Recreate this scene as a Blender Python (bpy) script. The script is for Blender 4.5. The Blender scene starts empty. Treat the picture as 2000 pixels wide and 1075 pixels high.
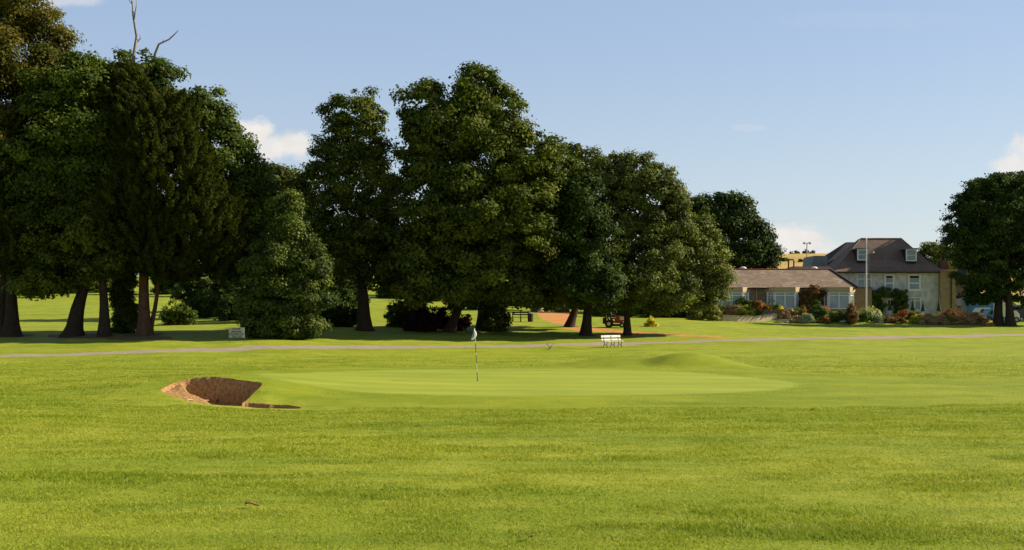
import bpy, bmesh, math, random
import numpy as np
from mathutils import Vector, Matrix
S = bpy.context.scene
rng = np.random.default_rng(7)
random.seed(7)
R = math.radians

# ------------------------------------------------------------ camera
F = 2400.0            # focal length in photo pixels (photo 2000 wide)
CZ = 3.0              # eye height above the level of the putting green
HY = 600.0            # horizon row
cam = bpy.data.cameras.new("camera")
camo = bpy.data.objects.new("camera", cam); S.collection.objects.link(camo)
cam.sensor_width = 36; cam.lens = 36 * F / 2000
cam.shift_y = (HY - 537.5) / 2000
cam.clip_start = 0.1; cam.clip_end = 6000
camo.location = (0, 0, CZ); camo.rotation_euler = (R(90), 0, 0)
S.camera = camo

# ------------------------------------------------------------ sun and sky
SUN_EL, SUN_AZ = 31.0, 78.0     # azimuth clockwise from +y
sd = Vector((math.sin(R(SUN_AZ)) * math.cos(R(SUN_EL)), math.cos(R(SUN_AZ)) * math.cos(R(SUN_EL)), math.sin(R(SUN_EL))))
sl = bpy.data.lights.new("sun", 'SUN'); so = bpy.data.objects.new("sun", sl); S.collection.objects.link(so)
sl.energy = 5.0; sl.angle = R(0.55); sl.color = (1.0, 0.86, 0.66)
so.rotation_euler = sd.to_track_quat('Z', 'Y').to_euler(); so.location = (60, -20, 60)
S.view_settings.view_transform = 'Standard'; S.view_settings.look = 'None'
S.view_settings.gamma = 1; S.view_settings.exposure = 0.9
W = bpy.data.worlds.new("World"); S.world = W; W.use_nodes = True

def nd(nt, typ, inp=None, **kw):
    n = nt.nodes.new(typ)
    for k, v in kw.items(): setattr(n, k, v)
    for k, v in (inp or {}).items():
        if isinstance(v, bpy.types.NodeSocket): nt.links.new(v, n.inputs[k])
        else: n.inputs[k].default_value = v
    return n
def mth(nt, op, a, b=None, c=None, clamp=False):
    i = {0: a}
    if b is not None: i[1] = b
    if c is not None: i[2] = c
    return nd(nt, 'ShaderNodeMath', i, operation=op, use_clamp=clamp).outputs[0]
def mix(nt, f, a, b, bt='MIX'):
    n = nt.nodes.new('ShaderNodeMix'); n.data_type = 'RGBA'; n.blend_type = bt
    for idx, v in ((0, f), (6, a), (7, b)):
        if isinstance(v, bpy.types.NodeSocket): nt.links.new(v, n.inputs[idx])
        else: n.inputs[idx].default_value = v if idx == 0 or len(v) == 4 else (*v, 1)
    return n.outputs[2]
def ramp(nt, f, lo, hi):
    return nd(nt, 'ShaderNodeMapRange', {0: f, 1: lo, 2: hi, 3: 0.0, 4: 1.0}, interpolation_type='SMOOTHSTEP').outputs[0]

nt = W.node_tree; nt.nodes.clear()
sky = nd(nt, 'ShaderNodeTexSky', sky_type='NISHITA', sun_disc=False, sun_elevation=R(SUN_EL), sun_rotation=R(SUN_AZ),
         altitude=50, air_density=1.0, dust_density=.7, ozone_density=1.5)
tc = nd(nt, 'ShaderNodeTexCoord')
sep = nd(nt, 'ShaderNodeSeparateXYZ', {0: tc.outputs['Generated']})
yy = mth(nt, 'MAXIMUM', sep.outputs[1], 0.05)
ax = mth(nt, 'DIVIDE', sep.outputs[0], yy); az = mth(nt, 'DIVIDE', sep.outputs[2], yy)
cv = nd(nt, 'ShaderNodeCombineXYZ', {0: ax, 1: az})
n1 = nd(nt, 'ShaderNodeTexNoise', {'Vector': cv.outputs[0], 'Scale': 46.0, 'Detail': 8.0, 'Roughness': 0.6})
n2 = nd(nt, 'ShaderNodeTexNoise', {'Vector': cv.outputs[0], 'Scale': 70.0, 'Detail': 5.0})
tot = None
# cumulus far beyond the trees: tangent coordinates of centre, half sizes, strength
for (cx, cy, rx, ry, st) in [(498, 262, 50, 30, 1), (562, 284, 52, 32, 1), (525, 285, 74, 34, .9), (1545, 475, 62, 40, 1), (1575, 495, 90, 26, .6), (1990, 330, 60, 30, .9),
                             (2030, 300, 60, 40, .9), (110, 2, 110, 14, .45), (1470, 250, 40, 7, .14), (1700, 40, 200, 20, .05)]:
    dx = mth(nt, 'DIVIDE', mth(nt, 'SUBTRACT', ax, (cx - 1000) / F), rx / F)
    dz = mth(nt, 'DIVIDE', mth(nt, 'SUBTRACT', az, (HY - cy) / F), ry / F)
    d = mth(nt, 'SQRT', mth(nt, 'ADD', mth(nt, 'MULTIPLY', dx, dx), mth(nt, 'MULTIPLY', dz, dz)))
    d = mth(nt, 'ADD', d, mth(nt, 'MULTIPLY', mth(nt, 'SUBTRACT', n1.outputs[0], 0.5), 1.9))
    m = mth(nt, 'MULTIPLY', ramp(nt, d, 1.2, 0.5), st)
    tot = m if tot is None else mth(nt, 'MAXIMUM', tot, m)
tot = mth(nt, 'MULTIPLY', tot, ramp(nt, sep.outputs[1], 0.05, 0.3))
hz = ramp(nt, sep.outputs[2], -0.02, 0.27)
vis = mix(nt, hz, (3.75, 4.15, 4.55), (2.45, 3.20, 4.55))   # hazy late summer air, paler towards the horizon
skc = mix(nt, .68, sky.outputs[0], vis)
up = mth(nt, 'SUBTRACT', 1.0, mth(nt, 'MULTIPLY', ramp(nt, sep.outputs[2], .30, .75), .55))   # deeper blue overhead
skc = mix(nt, 1.0, skc, nd(nt, 'ShaderNodeCombineXYZ', {0: up, 1: up, 2: up}).outputs[0], 'MULTIPLY')
cl = mix(nt, n2.outputs[0], (4.9, 4.65, 4.5), (5.9, 5.75, 5.5))
skc = mix(nt, tot, skc, cl)
bg = nd(nt, 'ShaderNodeBackground', {0: skc, 1: 0.085})
nd(nt, 'ShaderNodeOutputWorld', {0: bg.outputs[0]})

# ------------------------------------------------------------ helpers
def tag(o, label=None, cat=None, group=None, kind=None):
    if label: o['label'] = label
    if cat: o['category'] = cat
    if group: o['group'] = group
    if kind: o['kind'] = kind
    return o
def empty(name, loc, rz=0, label=None, cat=None, group=None):
    o = bpy.data.objects.new(name, None); S.collection.objects.link(o)
    o.empty_display_size = .3; o.location = loc; o.rotation_euler = (0, 0, rz); return tag(o, label, cat, group)
def mesh_np(name, V, faces, mat, parent=None, tint=None, smooth=False, offset=True):
    """V (n,3) world coordinates; faces: list of int arrays (m,3) or (m,4). Parent only translates."""
    V = np.asarray(V, dtype=np.float64).reshape(-1, 3)
    if parent is not None and offset:
        r = parent
        while r.parent is not None: r = r.parent
        V = V - np.array(r.location)
    me = bpy.data.meshes.new(name)
    me.vertices.add(len(V)); me.vertices.foreach_set('co', V.astype(np.float32).ravel())
    ls, st, n0 = [], [], 0
    for f in faces:
        f = np.asarray(f, dtype=np.int32)
        if len(f) == 0: continue
        k = f.shape[1]; ls.append(f.ravel()); st.append(n0 + np.arange(len(f)) * k); n0 += f.size
    ls = np.concatenate(ls); st = np.concatenate(st)
    me.loops.add(len(ls)); me.loops.foreach_set('vertex_index', ls)
    me.polygons.add(len(st)); me.polygons.foreach_set('loop_start', st.astype(np.int32))
    if smooth: me.polygons.foreach_set('use_smooth', np.ones(len(st), dtype=bool))
    if tint is not None:
        a = me.attributes.new('tint', 'FLOAT', 'POINT'); a.data.foreach_set('value', np.asarray(tint, dtype=np.float32))
    me.update(calc_edges=True)
    if mat: me.materials.append(mat)
    o = bpy.data.objects.new(name, me); S.collection.objects.link(o)
    if parent is not None: o.parent = parent
    return o
class MB:
    """collects simple solids into one mesh"""
    def __init__(s): s.v = []; s.f = []; s.n = 0
    def add(s, v, f):
        v = [tuple(p) for p in v]; s.v += v; s.f += [tuple(i + s.n for i in q) for q in f]; s.n += len(v); return s
    def box(s, x0, x1, y0, y1, z0, z1):
        v = [(x, y, z) for z in (z0, z1) for y in (y0, y1) for x in (x0, x1)]
        return s.add(v, [(0, 2, 3, 1), (4, 5, 7, 6), (0, 1, 5, 4), (2, 6, 7, 3), (0, 4, 6, 2), (1, 3, 7, 5)])
    def prism(s, poly, z0, z1):
        n = len(poly)
        return s.add([(x, y, z0) for x, y in poly] + [(x, y, z1) for x, y in poly],
                     [tuple(range(n))[::-1], tuple(range(n, 2 * n))] + [(i, (i + 1) % n, (i + 1) % n + n, i + n) for i in range(n)])
    def side(s, prof, y0, y1):
        n = len(prof)
        return s.add([(x, y0, z) for x, z in prof] + [(x, y1, z) for x, z in prof],
                     [tuple(range(n)), tuple(range(n, 2 * n))[::-1]] + [((i + 1) % n, i, i + n, (i + 1) % n + n) for i in range(n)])
    def tube(s, pts, rad, k=8, cap=True):
        pts = [Vector(p) for p in pts]; n = len(pts)
        if not hasattr(rad, '__len__'): rad = [rad] * n
        v = []
        for i, p in enumerate(pts):
            t = (pts[min(i + 1, n - 1)] - pts[max(i - 1, 0)]).normalized()
            a = t.cross(Vector((0.13, 1, 0.07))).normalized() if abs(t.y) < .95 else t.cross(Vector((1, 0, 0))).normalized()
            b = t.cross(a)
            for j in range(k):
                w = 2 * math.pi * j / k; v.append(p + (a * math.cos(w) + b * math.sin(w)) * rad[i])
        f = [(i * k + j, i * k + (j + 1) % k, (i + 1) * k + (j + 1) % k, (i + 1) * k + j) for i in range(n - 1) for j in range(k)]
        if cap: f += [tuple(range(k))[::-1], tuple(range((n - 1) * k, n * k))]
        return s.add(v, f)
    def ball(s, c, rx, ry, rz, k=10, m=7):
        v = []; f = []
        for i in range(m + 1):
            th = math.pi * i / m
            for j in range(k):
                ph = 2 * math.pi * j / k
                v.append((c[0] + rx * math.sin(th) * math.cos(ph), c[1] + ry * math.sin(th) * math.sin(ph), c[2] + rz * math.cos(th)))
        for i in range(m):
            for j in range(k): f.append((i * k + j, (i + 1) * k + j, (i + 1) * k + (j + 1) % k, i * k + (j + 1) % k))
        return s.add(v, f)
    def build(s, name, mat, parent=None, smooth=False, local=False, bevel=0):
        me = bpy.data.meshes.new(name); v = s.v
        if parent is not None and not local:
            r = parent
            while r.parent is not None: r = r.parent
            L = r.location; v = [(a - L.x, b - L.y, c - L.z) for a, b, c in v]
        me.from_pydata(v, [], s.f); me.update()
        bm = bmesh.new(); bm.from_mesh(me)
        bmesh.ops.remove_doubles(bm, verts=bm.verts, dist=1e-5)
        bmesh.ops.recalc_face_normals(bm, faces=bm.faces)
        if bevel: bmesh.ops.bevel(bm, geom=list(bm.edges), offset=bevel, segments=2, affect='EDGES', clamp_overlap=True)
        bm.to_mesh(me); bm.free()
        if smooth: me.polygons.foreach_set('use_smooth', [True] * len(me.polygons))
        me.materials.append(mat)
        o = bpy.data.objects.new(name, me); S.collection.objects.link(o)
        if parent is not None: o.parent = parent
        return o

# ------------------------------------------------------------ materials
def mat_new(name):
    m = bpy.data.materials.new(name); m.use_nodes = True; m.node_tree.nodes.clear(); return m, m.node_tree
def out(nt, sh): nd(nt, 'ShaderNodeOutputMaterial', {0: sh})
def simple(name, c, c2=None, scale=8.0, rough=.7, bump=0.0, spec=.3, metal=0.0, stretch=(1, 1, 1)):
    m, nt = mat_new(name)
    g = nd(nt, 'ShaderNodeNewGeometry')
    mp = nd(nt, 'ShaderNodeMapping', {0: g.outputs['Position'], 3: stretch})
    n = nd(nt, 'ShaderNodeTexNoise', {'Vector': mp.outputs[0], 'Scale': scale, 'Detail': 5.0, 'Roughness': .6})
    col = mix(nt, ramp(nt, n.outputs[0], .32, .68), c, c2 or tuple(x * .8 for x in c))
    i = {'Base Color': col, 'Roughness': rough, 'Specular IOR Level': spec, 'Metallic': metal}
    if bump: i['Normal'] = nd(nt, 'ShaderNodeBump', {'Height': n.outputs[0], 'Strength': bump, 'Distance': .05}).outputs[0]
    b = nd(nt, 'ShaderNodeBsdfPrincipled', i); out(nt, b.outputs[0]); return m
def leafmat(name, a, b, trans=.30, rough=.62, spec=.10):
    m, nt = mat_new(name)
    at = nd(nt, 'ShaderNodeAttribute', attribute_name='tint')
    col = mix(nt, at.outputs['Fac'], a, b)
    p = nd(nt, 'ShaderNodeBsdfPrincipled', {'Base Color': col, 'Roughness': rough, 'Specular IOR Level': spec})
    tcol = mix(nt, 1.0, col, (1.15, 1.5, .4), 'MULTIPLY')
    t = nd(nt, 'ShaderNodeBsdfTranslucent', {0: tcol})
    mx = nd(nt, 'ShaderNodeMixShader', {0: trans, 1: p.outputs[0], 2: t.outputs[0]}); out(nt, mx.outputs[0]); return m
def grassmat(name, base, alt, straw, k_straw=.5, fine=1.0, stripes=0.0, blades=False):
    m, nt = mat_new(name)
    g = nd(nt, 'ShaderNodeNewGeometry')
    P = g.outputs['Position']
    st = nd(nt, 'ShaderNodeMapping', {0: P, 3: (.45, 1.0, 1)}).outputs[0]
    big = nd(nt, 'ShaderNodeTexNoise', {'Vector': st, 'Scale': .35, 'Detail': 5.0, 'Roughness': .6})
    mid = nd(nt, 'ShaderNodeTexNoise', {'Vector': st, 'Scale': 1.9, 'Detail': 5.0, 'Roughness': .65, 'Distortion': .6})
    fin = nd(nt, 'ShaderNodeTexNoise', {'Vector': P, 'Scale': 17.0, 'Detail': 6.0, 'Roughness': .75})
    vf = nd(nt, 'ShaderNodeTexNoise', {'Vector': P, 'Scale': 70.0, 'Detail': 3.0, 'Roughness': .7})
    col = mix(nt, ramp(nt, big.outputs[0], .38, .62), base, alt)
    pat = nd(nt, 'ShaderNodeTexNoise', {'Vector': st, 'Scale': .9, 'Detail': 3.0, 'Roughness': .55, 'Distortion': .4, 'W': 3.0}, noise_dimensions='4D')
    col = mix(nt, mth(nt, 'MULTIPLY', ramp(nt, pat.outputs[0], .56, .72), .6 * fine), col, (base[0] * .62, base[1] * .80, base[2]))
    col = mix(nt, mth(nt, 'MULTIPLY', ramp(nt, mid.outputs[0], .48, .72), k_straw), col, straw)
    s2 = nd(nt, 'ShaderNodeMapping', {0: P, 2: (0, 0, .08), 3: (.16, .75, 1)}).outputs[0]
    stk = nd(nt, 'ShaderNodeTexNoise', {'Vector': s2, 'Scale': 1.0, 'Detail': 6.0, 'Roughness': .62, 'Distortion': .5})
    col = mix(nt, mth(nt, 'MULTIPLY', ramp(nt, stk.outputs[0], .50, .34), .45), col, (base[0] * .62, base[1] * .72, base[2] * .8))
    col = mix(nt, mth(nt, 'MULTIPLY', ramp(nt, stk.outputs[0], .54, .70), .5), col, (alt[0] * 1.28, alt[1] * 1.16, alt[2] * 1.5))
    dk = tuple(x * .55 for x in base)
    col = mix(nt, mth(nt, 'MULTIPLY', ramp(nt, mid.outputs[0], .46, .28), .45 * fine), col, dk)
    col = mix(nt, mth(nt, 'MULTIPLY', ramp(nt, fin.outputs[0], .55, .33), .5 * fine), col, dk)
    if stripes:
        w = nd(nt, 'ShaderNodeTexWave', {'Vector': P, 'Scale': .18, 'Distortion': .6, 'Detail': 1.0, 'Detail Scale': .4}, bands_direction='Y')
        col = mix(nt, mth(nt, 'MULTIPLY', ramp(nt, w.outputs[0], .3, .7), stripes), col, tuple(x * .78 for x in base))
    if blades:
        at = nd(nt, 'ShaderNodeAttribute', attribute_name='tint')
        col = mix(nt, mth(nt, 'MULTIPLY', ramp(nt, at.outputs['Fac'], .35, 1.0), .28), col, straw)
        p = nd(nt, 'ShaderNodeBsdfPrincipled', {'Base Color': col, 'Roughness': .6, 'Specular IOR Level': .15})
        t = nd(nt, 'ShaderNodeBsdfTranslucent', {0: col})
        out(nt, nd(nt, 'ShaderNodeMixShader', {0: .4, 1: p.outputs[0], 2: t.outputs[0]}).outputs[0]); return m
    h = mth(nt, 'ADD', fin.outputs[0], mth(nt, 'MULTIPLY', vf.outputs[0], .5))
    bp = nd(nt, 'ShaderNodeBump', {'Height': h, 'Strength': .55 * fine, 'Distance': .05})
    p = nd(nt, 'ShaderNodeBsdfPrincipled', {'Base Color': col, 'Roughness': .8, 'Specular IOR Level': .12, 'Normal': bp.outputs[0]})
    out(nt, p.outputs[0]); return m
G_BASE, G_ALT, G_STRAW = (.194, .254, .014), (.258, .298, .022), (.41, .375, .055)
M = {}
M['grass'] = grassmat('grass_rough', G_BASE, G_ALT, G_STRAW, .42)
M['blades'] = grassmat('grass_blades', tuple(x * 1.22 for x in G_BASE), tuple(x * 1.22 for x in G_ALT), (.50, .50, .10), .35, .8, blades=True)
M['green'] = grassmat('grass_green', (.245, .300, .030), (.268, .315, .034), (.32, .335, .055), .25, .18, stripes=.35)
M['collar'] = grassmat('grass_collar', (.165, .220, .009), (.215, .258, .014), (.29, .28, .035), .4, .5)
M['sand'] = simple('sand_bunker', (.42, .245, .10), (.23, .13, .05), 11, .95, .8, .1)
M['dirt'] = simple('orange_dirt', (.50, .24, .08), (.40, .185, .06), 1.5, .95, .5, .1)
M['bare'] = simple('bare_soil', (.20, .10, .045), (.13, .11, .03), 2.5, .95, .5, .1)
M['path'] = simple('asphalt_path', (.30, .245, .195), (.25, .20, .165), 3, .9, .2, .2)
M['field'] = simple('golden_field', (.42, .29, .10), (.33, .24, .075), .05, .95, 0, .1)
M['bark'] = simple('bark', (.060, .043, .028), (.032, .024, .017), 5, .95, 1.0, .1, stretch=(2.5, 2.5, .5))
M['barkred'] = simple('bark_red', (.17, .085, .05), (.075, .045, .03), 5, .95, 1.0, .1, stretch=(2.5, 2.5, .5))
M['birch'] = simple('pale_bark', (.5, .42, .3), (.25, .2, .14), 5, .9, .4, .1)
M['dead'] = simple('dead_wood', (.26, .23, .21), (.17, .15, .135), 6, .9, .3, .1)
M['leaf'] = leafmat('leaf_green', (.030, .050, .006), (.115, .148, .017))
M['leafy'] = leafmat('leaf_yellow_green', (.034, .052, .007), (.145, .165, .020))
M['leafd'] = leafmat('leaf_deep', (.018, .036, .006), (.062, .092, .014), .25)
M['leafb'] = leafmat('leaf_brown_green', (.045, .055, .008), (.150, .120, .018))
M['leafm'] = leafmat('leaf_maple', (.046, .060, .012), (.175, .188, .042), .25)
M['holly'] = leafmat('leaf_holly', (.030, .052, .008), (.115, .145, .018), .28, .55, .16)
M['yew'] = leafmat('leaf_yew', (.026, .033, .005), (.068, .080, .012), .3, .8, .05)
M['leafr'] = leafmat('leaf_rust', (.12, .075, .02), (.20, .11, .03))
# ------------------------------------------------------------ terrain
KD = np.array([0.3, 8, 20, 28, 33, 37, 41, 44, 48, 52, 60, 75, 90, 100, 120, 145, 200, 300, 500, 900, 3000.])
COL = {
 -500: [1.35, 1.2, .92, .62, .40, .22, .16, .20, .26, .26, .10, -.02, .50, .95, 1.5, 2.7, 5.1, 8.6, 15., 12, 8],
 0:    [1.35, 1.2, .92, .60, .36, .18, .12, .18, .28, .28, .10, -.03, .56, 1.0, 1.5, 2.7, 5.1, 8.6, 15., 12, 8],
 300:  [1.35, 1.2, .92, .50, .20, .02, .20, .34, .36, .32, .12, .03, .66, 1.0, 1.5, 2.7, 5.1, 8.6, 15., 12, 8],
 500:  [1.35, 1.2, .92, .46, .12, -.07, .24, .40, .36, .36, .12, .06, .66, 1.0, 1.6, 2.8, 5.1, 8.6, 15., 12, 8],
 700:  [1.35, 1.2, .92, .48, .15, -.12, .03, .22, .30, .38, .12, .02, .34, .95, 1.6, 2.8, 5.0, 8.6, 15., 12, 8],
 1000: [1.35, 1.2, .92, .52, .28, -.13, .03, .08, .20, .38, .08, -.05, .10, .60, 1.45, 2.4, 4.4, 8.0, 15., 12, 8],
 1300: [1.35, 1.2, .92, .50, .26, -.13, .03, .08, .18, .34, .10, .00, .12, .36, 1.35, 2.1, 3.6, 8.0, 22., 12, 8],
 1600: [1.35, 1.2, .92, .52, .27, -.13, .03, .06, .12, .16, .08, .02, .12, .30, .90, 1.4, 3.0, 8.0, 24., 12, 8],
 2000: [1.35, 1.2, .92, .56, .34, .06, .03, .05, .07, .08, .06, .06, .12, .28, .72, 1.25, 2.2, 6.0, 20., 12, 8],
 2500: [1.35, 1.2, .92, .56, .34, .10, .06, .06, .06, .08, .08, .08, .12, .28, .72, 1.2, 2.0, 5.0, 15., 12, 8],
}
def pchip(x, y, q):
    h = np.diff(x); dl = np.diff(y) / h; m = np.zeros_like(y)
    for i in range(1, len(x) - 1):
        if dl[i - 1] * dl[i] > 0:
            w1 = 2 * h[i] + h[i - 1]; w2 = h[i] + 2 * h[i - 1]; m[i] = (w1 + w2) / (w1 / dl[i - 1] + w2 / dl[i])
    m[0] = dl[0]; m[-1] = dl[-1]
    k = np.clip(np.searchsorted(x, q) - 1, 0, len(x) - 2); t = (q - x[k]) / h[k]
    return ((1 + 2 * t) * (1 - t) ** 2) * y[k] + t * (1 - t) ** 2 * h[k] * m[k] + t * t * (3 - 2 * t) * y[k + 1] + t * t * (t - 1) * h[k] * m[k + 1]
NU, ND = 400, 1500
U0, U1 = -1500 / F, 1500 / F
uq = np.linspace(U0, U1, NU); lq = np.linspace(math.log(.3), math.log(3000), ND)
cu = np.array([(k - 1000) / F for k in sorted(COL)])
tab0 = np.array([pchip(np.log(KD), np.array(COL[k], float), lq) for k in sorted(COL)])
TAB = np.zeros((NU, ND))
for j in range(ND): TAB[:, j] = pchip(cu, tab0[:, j], np.clip(uq, cu[0], cu[-1]))
# soften the kinks
for _ in range(6):
    TAB[:, 1:-1] = .25 * TAB[:, :-2] + .5 * TAB[:, 1:-1] + .25 * TAB[:, 2:]
    TAB[1:-1, :] = .25 * TAB[:-2, :] + .5 * TAB[1:-1, :] + .25 * TAB[2:, :]
_g = np.random.default_rng(3).random((256, 256))
def vnoise(x, y):
    xi = np.floor(x).astype(int); yi = np.floor(y).astype(int); fx = x - xi; fy = y - yi
    fx = fx * fx * (3 - 2 * fx); fy = fy * fy * (3 - 2 * fy)
    g = lambda a, b: _g[a % 256, b % 256]
    return (g(xi, yi) * (1 - fx) + g(xi + 1, yi) * fx) * (1 - fy) + (g(xi, yi + 1) * (1 - fx) + g(xi + 1, yi + 1) * fx) * fy - .5
def sst(t): t = np.clip(t, 0, 1); return t * t * (3 - 2 * t)
BK = [(312, 762, 41.2), (326, 755, 42.0), (343, 748.5, 42.6), (365, 741, 42.75), (385, 737, 42.8), (405, 735.5, 42.8), (425, 736, 42.75), (450, 740, 42.6), (480, 744, 42.35), (512, 747, 42.1),
      (508, 755, 41.4), (500, 763, 40.8), (487, 773, 39.8), (476, 779, 39.3), (471, 785, 38.95), (474, 788, 39.1), (480, 789.8, 39.2), (495, 790.5, 39.2), (540, 791.5, 39.2), (575, 792.5, 39.0), (592, 797.5, 38.3),
      (560, 799, 37.9), (500, 797.5, 37.8), (460, 793, 37.8), (425, 791, 37.8), (400, 789, 37.9), (382, 786, 38.05), (365, 783, 38.3), (345, 776, 38.95), (325, 769, 39.7)]
BP = np.array([((a - 1000) / F * d, d) for a, b, d in BK]); BZ = np.array([CZ - (b - HY) / F * d for a, b, d in BK])
def h0(x, y):
    x = np.asarray(x, float); y = np.asarray(y, float)
    r = np.hypot(x, y); a = np.arctan2(x, y); ac = np.clip(a, -R(31), R(31))
    D = np.clip(r * np.cos(ac), .31, 2900); u = np.tan(ac)
    over = sst((np.abs(a) - R(60)) / R(110)); u = u * (1 - over)
    fu = np.clip((u - U0) / (U1 - U0) * (NU - 1), 0, NU - 1.001); fl = np.clip((np.log(D) - lq[0]) / (lq[-1] - lq[0]) * (ND - 1), 0, ND - 1.001)
    i = fu.astype(int); j = fl.astype(int); a_ = fu - i; b_ = fl - j
    z = (TAB[i, j] * (1 - a_) + TAB[i + 1, j] * a_) * (1 - b_) + (TAB[i, j + 1] * (1 - a_) + TAB[i + 1, j + 1] * a_) * b_
    # undulation of the turf
    am = np.clip(D / 30, .25, 1.2) * (1 - sst((D - 200) / 200) * .5)
    gr = 1 - .85 * sst(1.6 - np.hypot((x - 1) / 11.5, (y - 46.8) / 6.2) * 1.2 + .2)
    z = z + am * gr * (.09 * vnoise(x * .23 + 11, y * .31 + 3) + .060 * vnoise(x * .55 + 40, y * .8 + 8) + .024 * vnoise(x * 1.7, y * 1.9))
    # terrace that carries the clubhouse
    z = z + .78 * sst((y - 132.8) / 3.6) * sst((x - 22.0) / 3.0) * (1 - sst((x - 37.5) / 3.0)) * (1 - sst((y - 170) / 40))
    z = z + .38 * sst((y - 133.5) / 4.0) * sst((x - 37.5) / 3.0) * (1 - sst((x - 53) / 4.0)) * (1 - sst((y - 170) / 40))
    # grassy mounds behind the green
    for (px, d, amp, sx, sy) in [(1335, 56, .62, 1.75, 1.2), (1190, 57.5, .46, 1.9, 1.1), (1410, 55, .2, 1.6, 1.2), (1262, 55.2, -.12, .6, .9), (470, 46, .12, 2.2, 1.5)]:
        cx = (px - 1000) / F * d; z = z + amp * np.exp(-((x - cx) / sx) ** 2 / 1.5 - ((y - d) / sy) ** 2 / 1.5)
    return z
RES = BZ - h0(BP[:, 0], BP[:, 1])
def poly_in(P, x, y):
    ins = np.zeros(x.shape, bool); n = len(P)
    for i in range(n):
        x0, y0 = P[i]; x1, y1 = P[(i + 1) % n]
        c = ((y0 > y) != (y1 > y)) & (x < (x1 - x0) * (y - y0) / (y1 - y0 + 1e-12) + x0); ins ^= c
    return ins
def poly_dist(P, x, y):
    best = np.full(x.shape, 1e9)
    for i in range(len(P)):
        ax_, ay = P[i]; bx, by = P[(i + 1) % len(P)]; dx, dy = bx - ax_, by - ay
        t = np.clip(((x - ax_) * dx + (y - ay) * dy) / (dx * dx + dy * dy), 0, 1)
        best = np.minimum(best, np.hypot(x - ax_ - t * dx, y - ay - t * dy))
    return best
# outline refined so that its edge runs smoothly
def refine(P, k=3):
    P = np.array(P)
    for _ in range(k):
        Q = np.empty((2 * len(P), 2)); Q[0::2] = .75 * P + .25 * np.roll(P, -1, 0); Q[1::2] = .25 * P + .75 * np.roll(P, -1, 0); P = Q
    return P
BPR = refine(BP, 2)
def hgt(x, y):
    x = np.atleast_1d(np.asarray(x, float)); y = np.atleast_1d(np.asarray(y, float))
    z = h0(x, y)
    mk = (x > -14.5) & (x < -4.5) & (y > 34) & (y < 47)
    if mk.any():
        X, Y = x[mk], y[mk]
        w = np.zeros_like(X); acc = np.zeros_like(X); dm = np.full_like(X, 1e9)
        for (bx, by), r_ in zip(BP, RES):
            d2 = (X - bx) ** 2 + (Y - by) ** 2; g = np.exp(-d2 / (2 * .33 ** 2)) + 1e-9 / (d2 + .01); w += g; acc += g * r_; dm = np.minimum(dm, d2)
        zz = z[mk] + acc / w * np.exp(-dm / 1.1 ** 2)
        ins = poly_in(BPR, X, Y)
        d = poly_dist(BPR, X, Y)
        left = sst((-9.5 - X) / 1.0) * sst((42.45 - Y) / .8)
        rp = .13 * (1 - left) + 1.9 * left
        dep = 1.5 * sst((Y - 38.5) / 1.0) * sst((X + 10.1 - (41.8 - Y) * .35) / .8) + .8 * sst((X + 8.9) / .3)
        zf = -.10 - .075 * (Y - 38) - dep + .04 * vnoise(X * 2.5, Y * 2.5) + .025 * vnoise(X * 7, Y * 7)
        s = sst(d / rp) ** .8
        heap = sst((-9.0 - (Y - 38) * .50 - X) / .45 + .5) * (Y > 37)
        zf = heap * (zz - .09 + .05 * vnoise(X * 3, Y * 3) + .03 * vnoise(X * 9, Y * 9)) + (1 - heap) * zf
        rp = .13
        s = sst(d / rp) ** .8
        zz = np.where(ins, (1 - s) * zz + s * np.minimum(zf, zz - .03), zz)
        z[mk] = zz
    return z
def gz(x, y): return float(hgt([x], [y])[0])
def gp(px, D): x = (px - 1000) / F * D; return Vector((x, D, gz(x, D)))
def hit(px, py, d0=7., d1=600.):
    """terrain point met by a line of sight"""
    d = np.exp(np.linspace(math.log(d0), math.log(d1), 3000)); x = (px - 1000) / F * d; z = hgt(x, d); zr = CZ - (py - HY) / F * d
    k = np.argmax(zr < z) if (zr < z).any() else len(d) - 1
    return Vector((x[k], d[k], z[k]))
def X_(px, D): return (px - 1000) / F * D
def Z_(py, D): return CZ - (py - HY) / F * D
PATH = np.array([(X_(a, d), d) for a, d in [(-500, 70), (-200, 72), (0, 75), (400, 80.5), (700, 85.5), (1000, 90), (1200, 94), (1450, 99.5), (1700, 104.5), (2000, 110), (2400, 117)]])
def path_y(x): return np.interp(x, PATH[:, 0], PATH[:, 1])
def plan(pts): return np.array([tuple(hit(a, b)[:2]) for a, b in pts])
# ---- rows and columns of the ground sheet (finer where the picture is finer)
rows = [.3, .8, 1.5, 2.5, 4, 5.5]
def seg(a, b, s):
    n = int((b - a) / s); rows.extend(list(a + np.arange(n) * s))
seg(6.5, 20, .11); seg(20, 36, .12); seg(36, 43.6, .045); seg(43.6, 62, .13); seg(62, 130, .28); seg(130, 165, .5)
d = 165.
while d < 3000: rows.append(d); d *= 1.02
rows = np.array(rows)
uc = np.linspace(-math.tan(R(25)), math.tan(R(25)), 1150)
ang = np.concatenate([np.radians(np.linspace(-178, -26, 90)), np.arctan(uc), np.radians(np.linspace(26, 178, 90)), [np.pi + R(0)]])
AA, DD = np.meshgrid(ang, rows)
RR = DD / np.cos(np.clip(AA, -R(31), R(31)))
GX, GY = RR * np.sin(AA), RR * np.cos(AA)
GZ = hgt(GX.ravel(), GY.ravel()).reshape(GX.shape)
nr, nc = GX.shape
idx = np.arange(nr * nc).reshape(nr, nc)
Q = np.stack([idx[:-1, :-1], idx[:-1, 1:], idx[1:, 1:], idx[1:, :-1]], -1).reshape(-1, 4)
Q = Q[:, ::-1]
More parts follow.
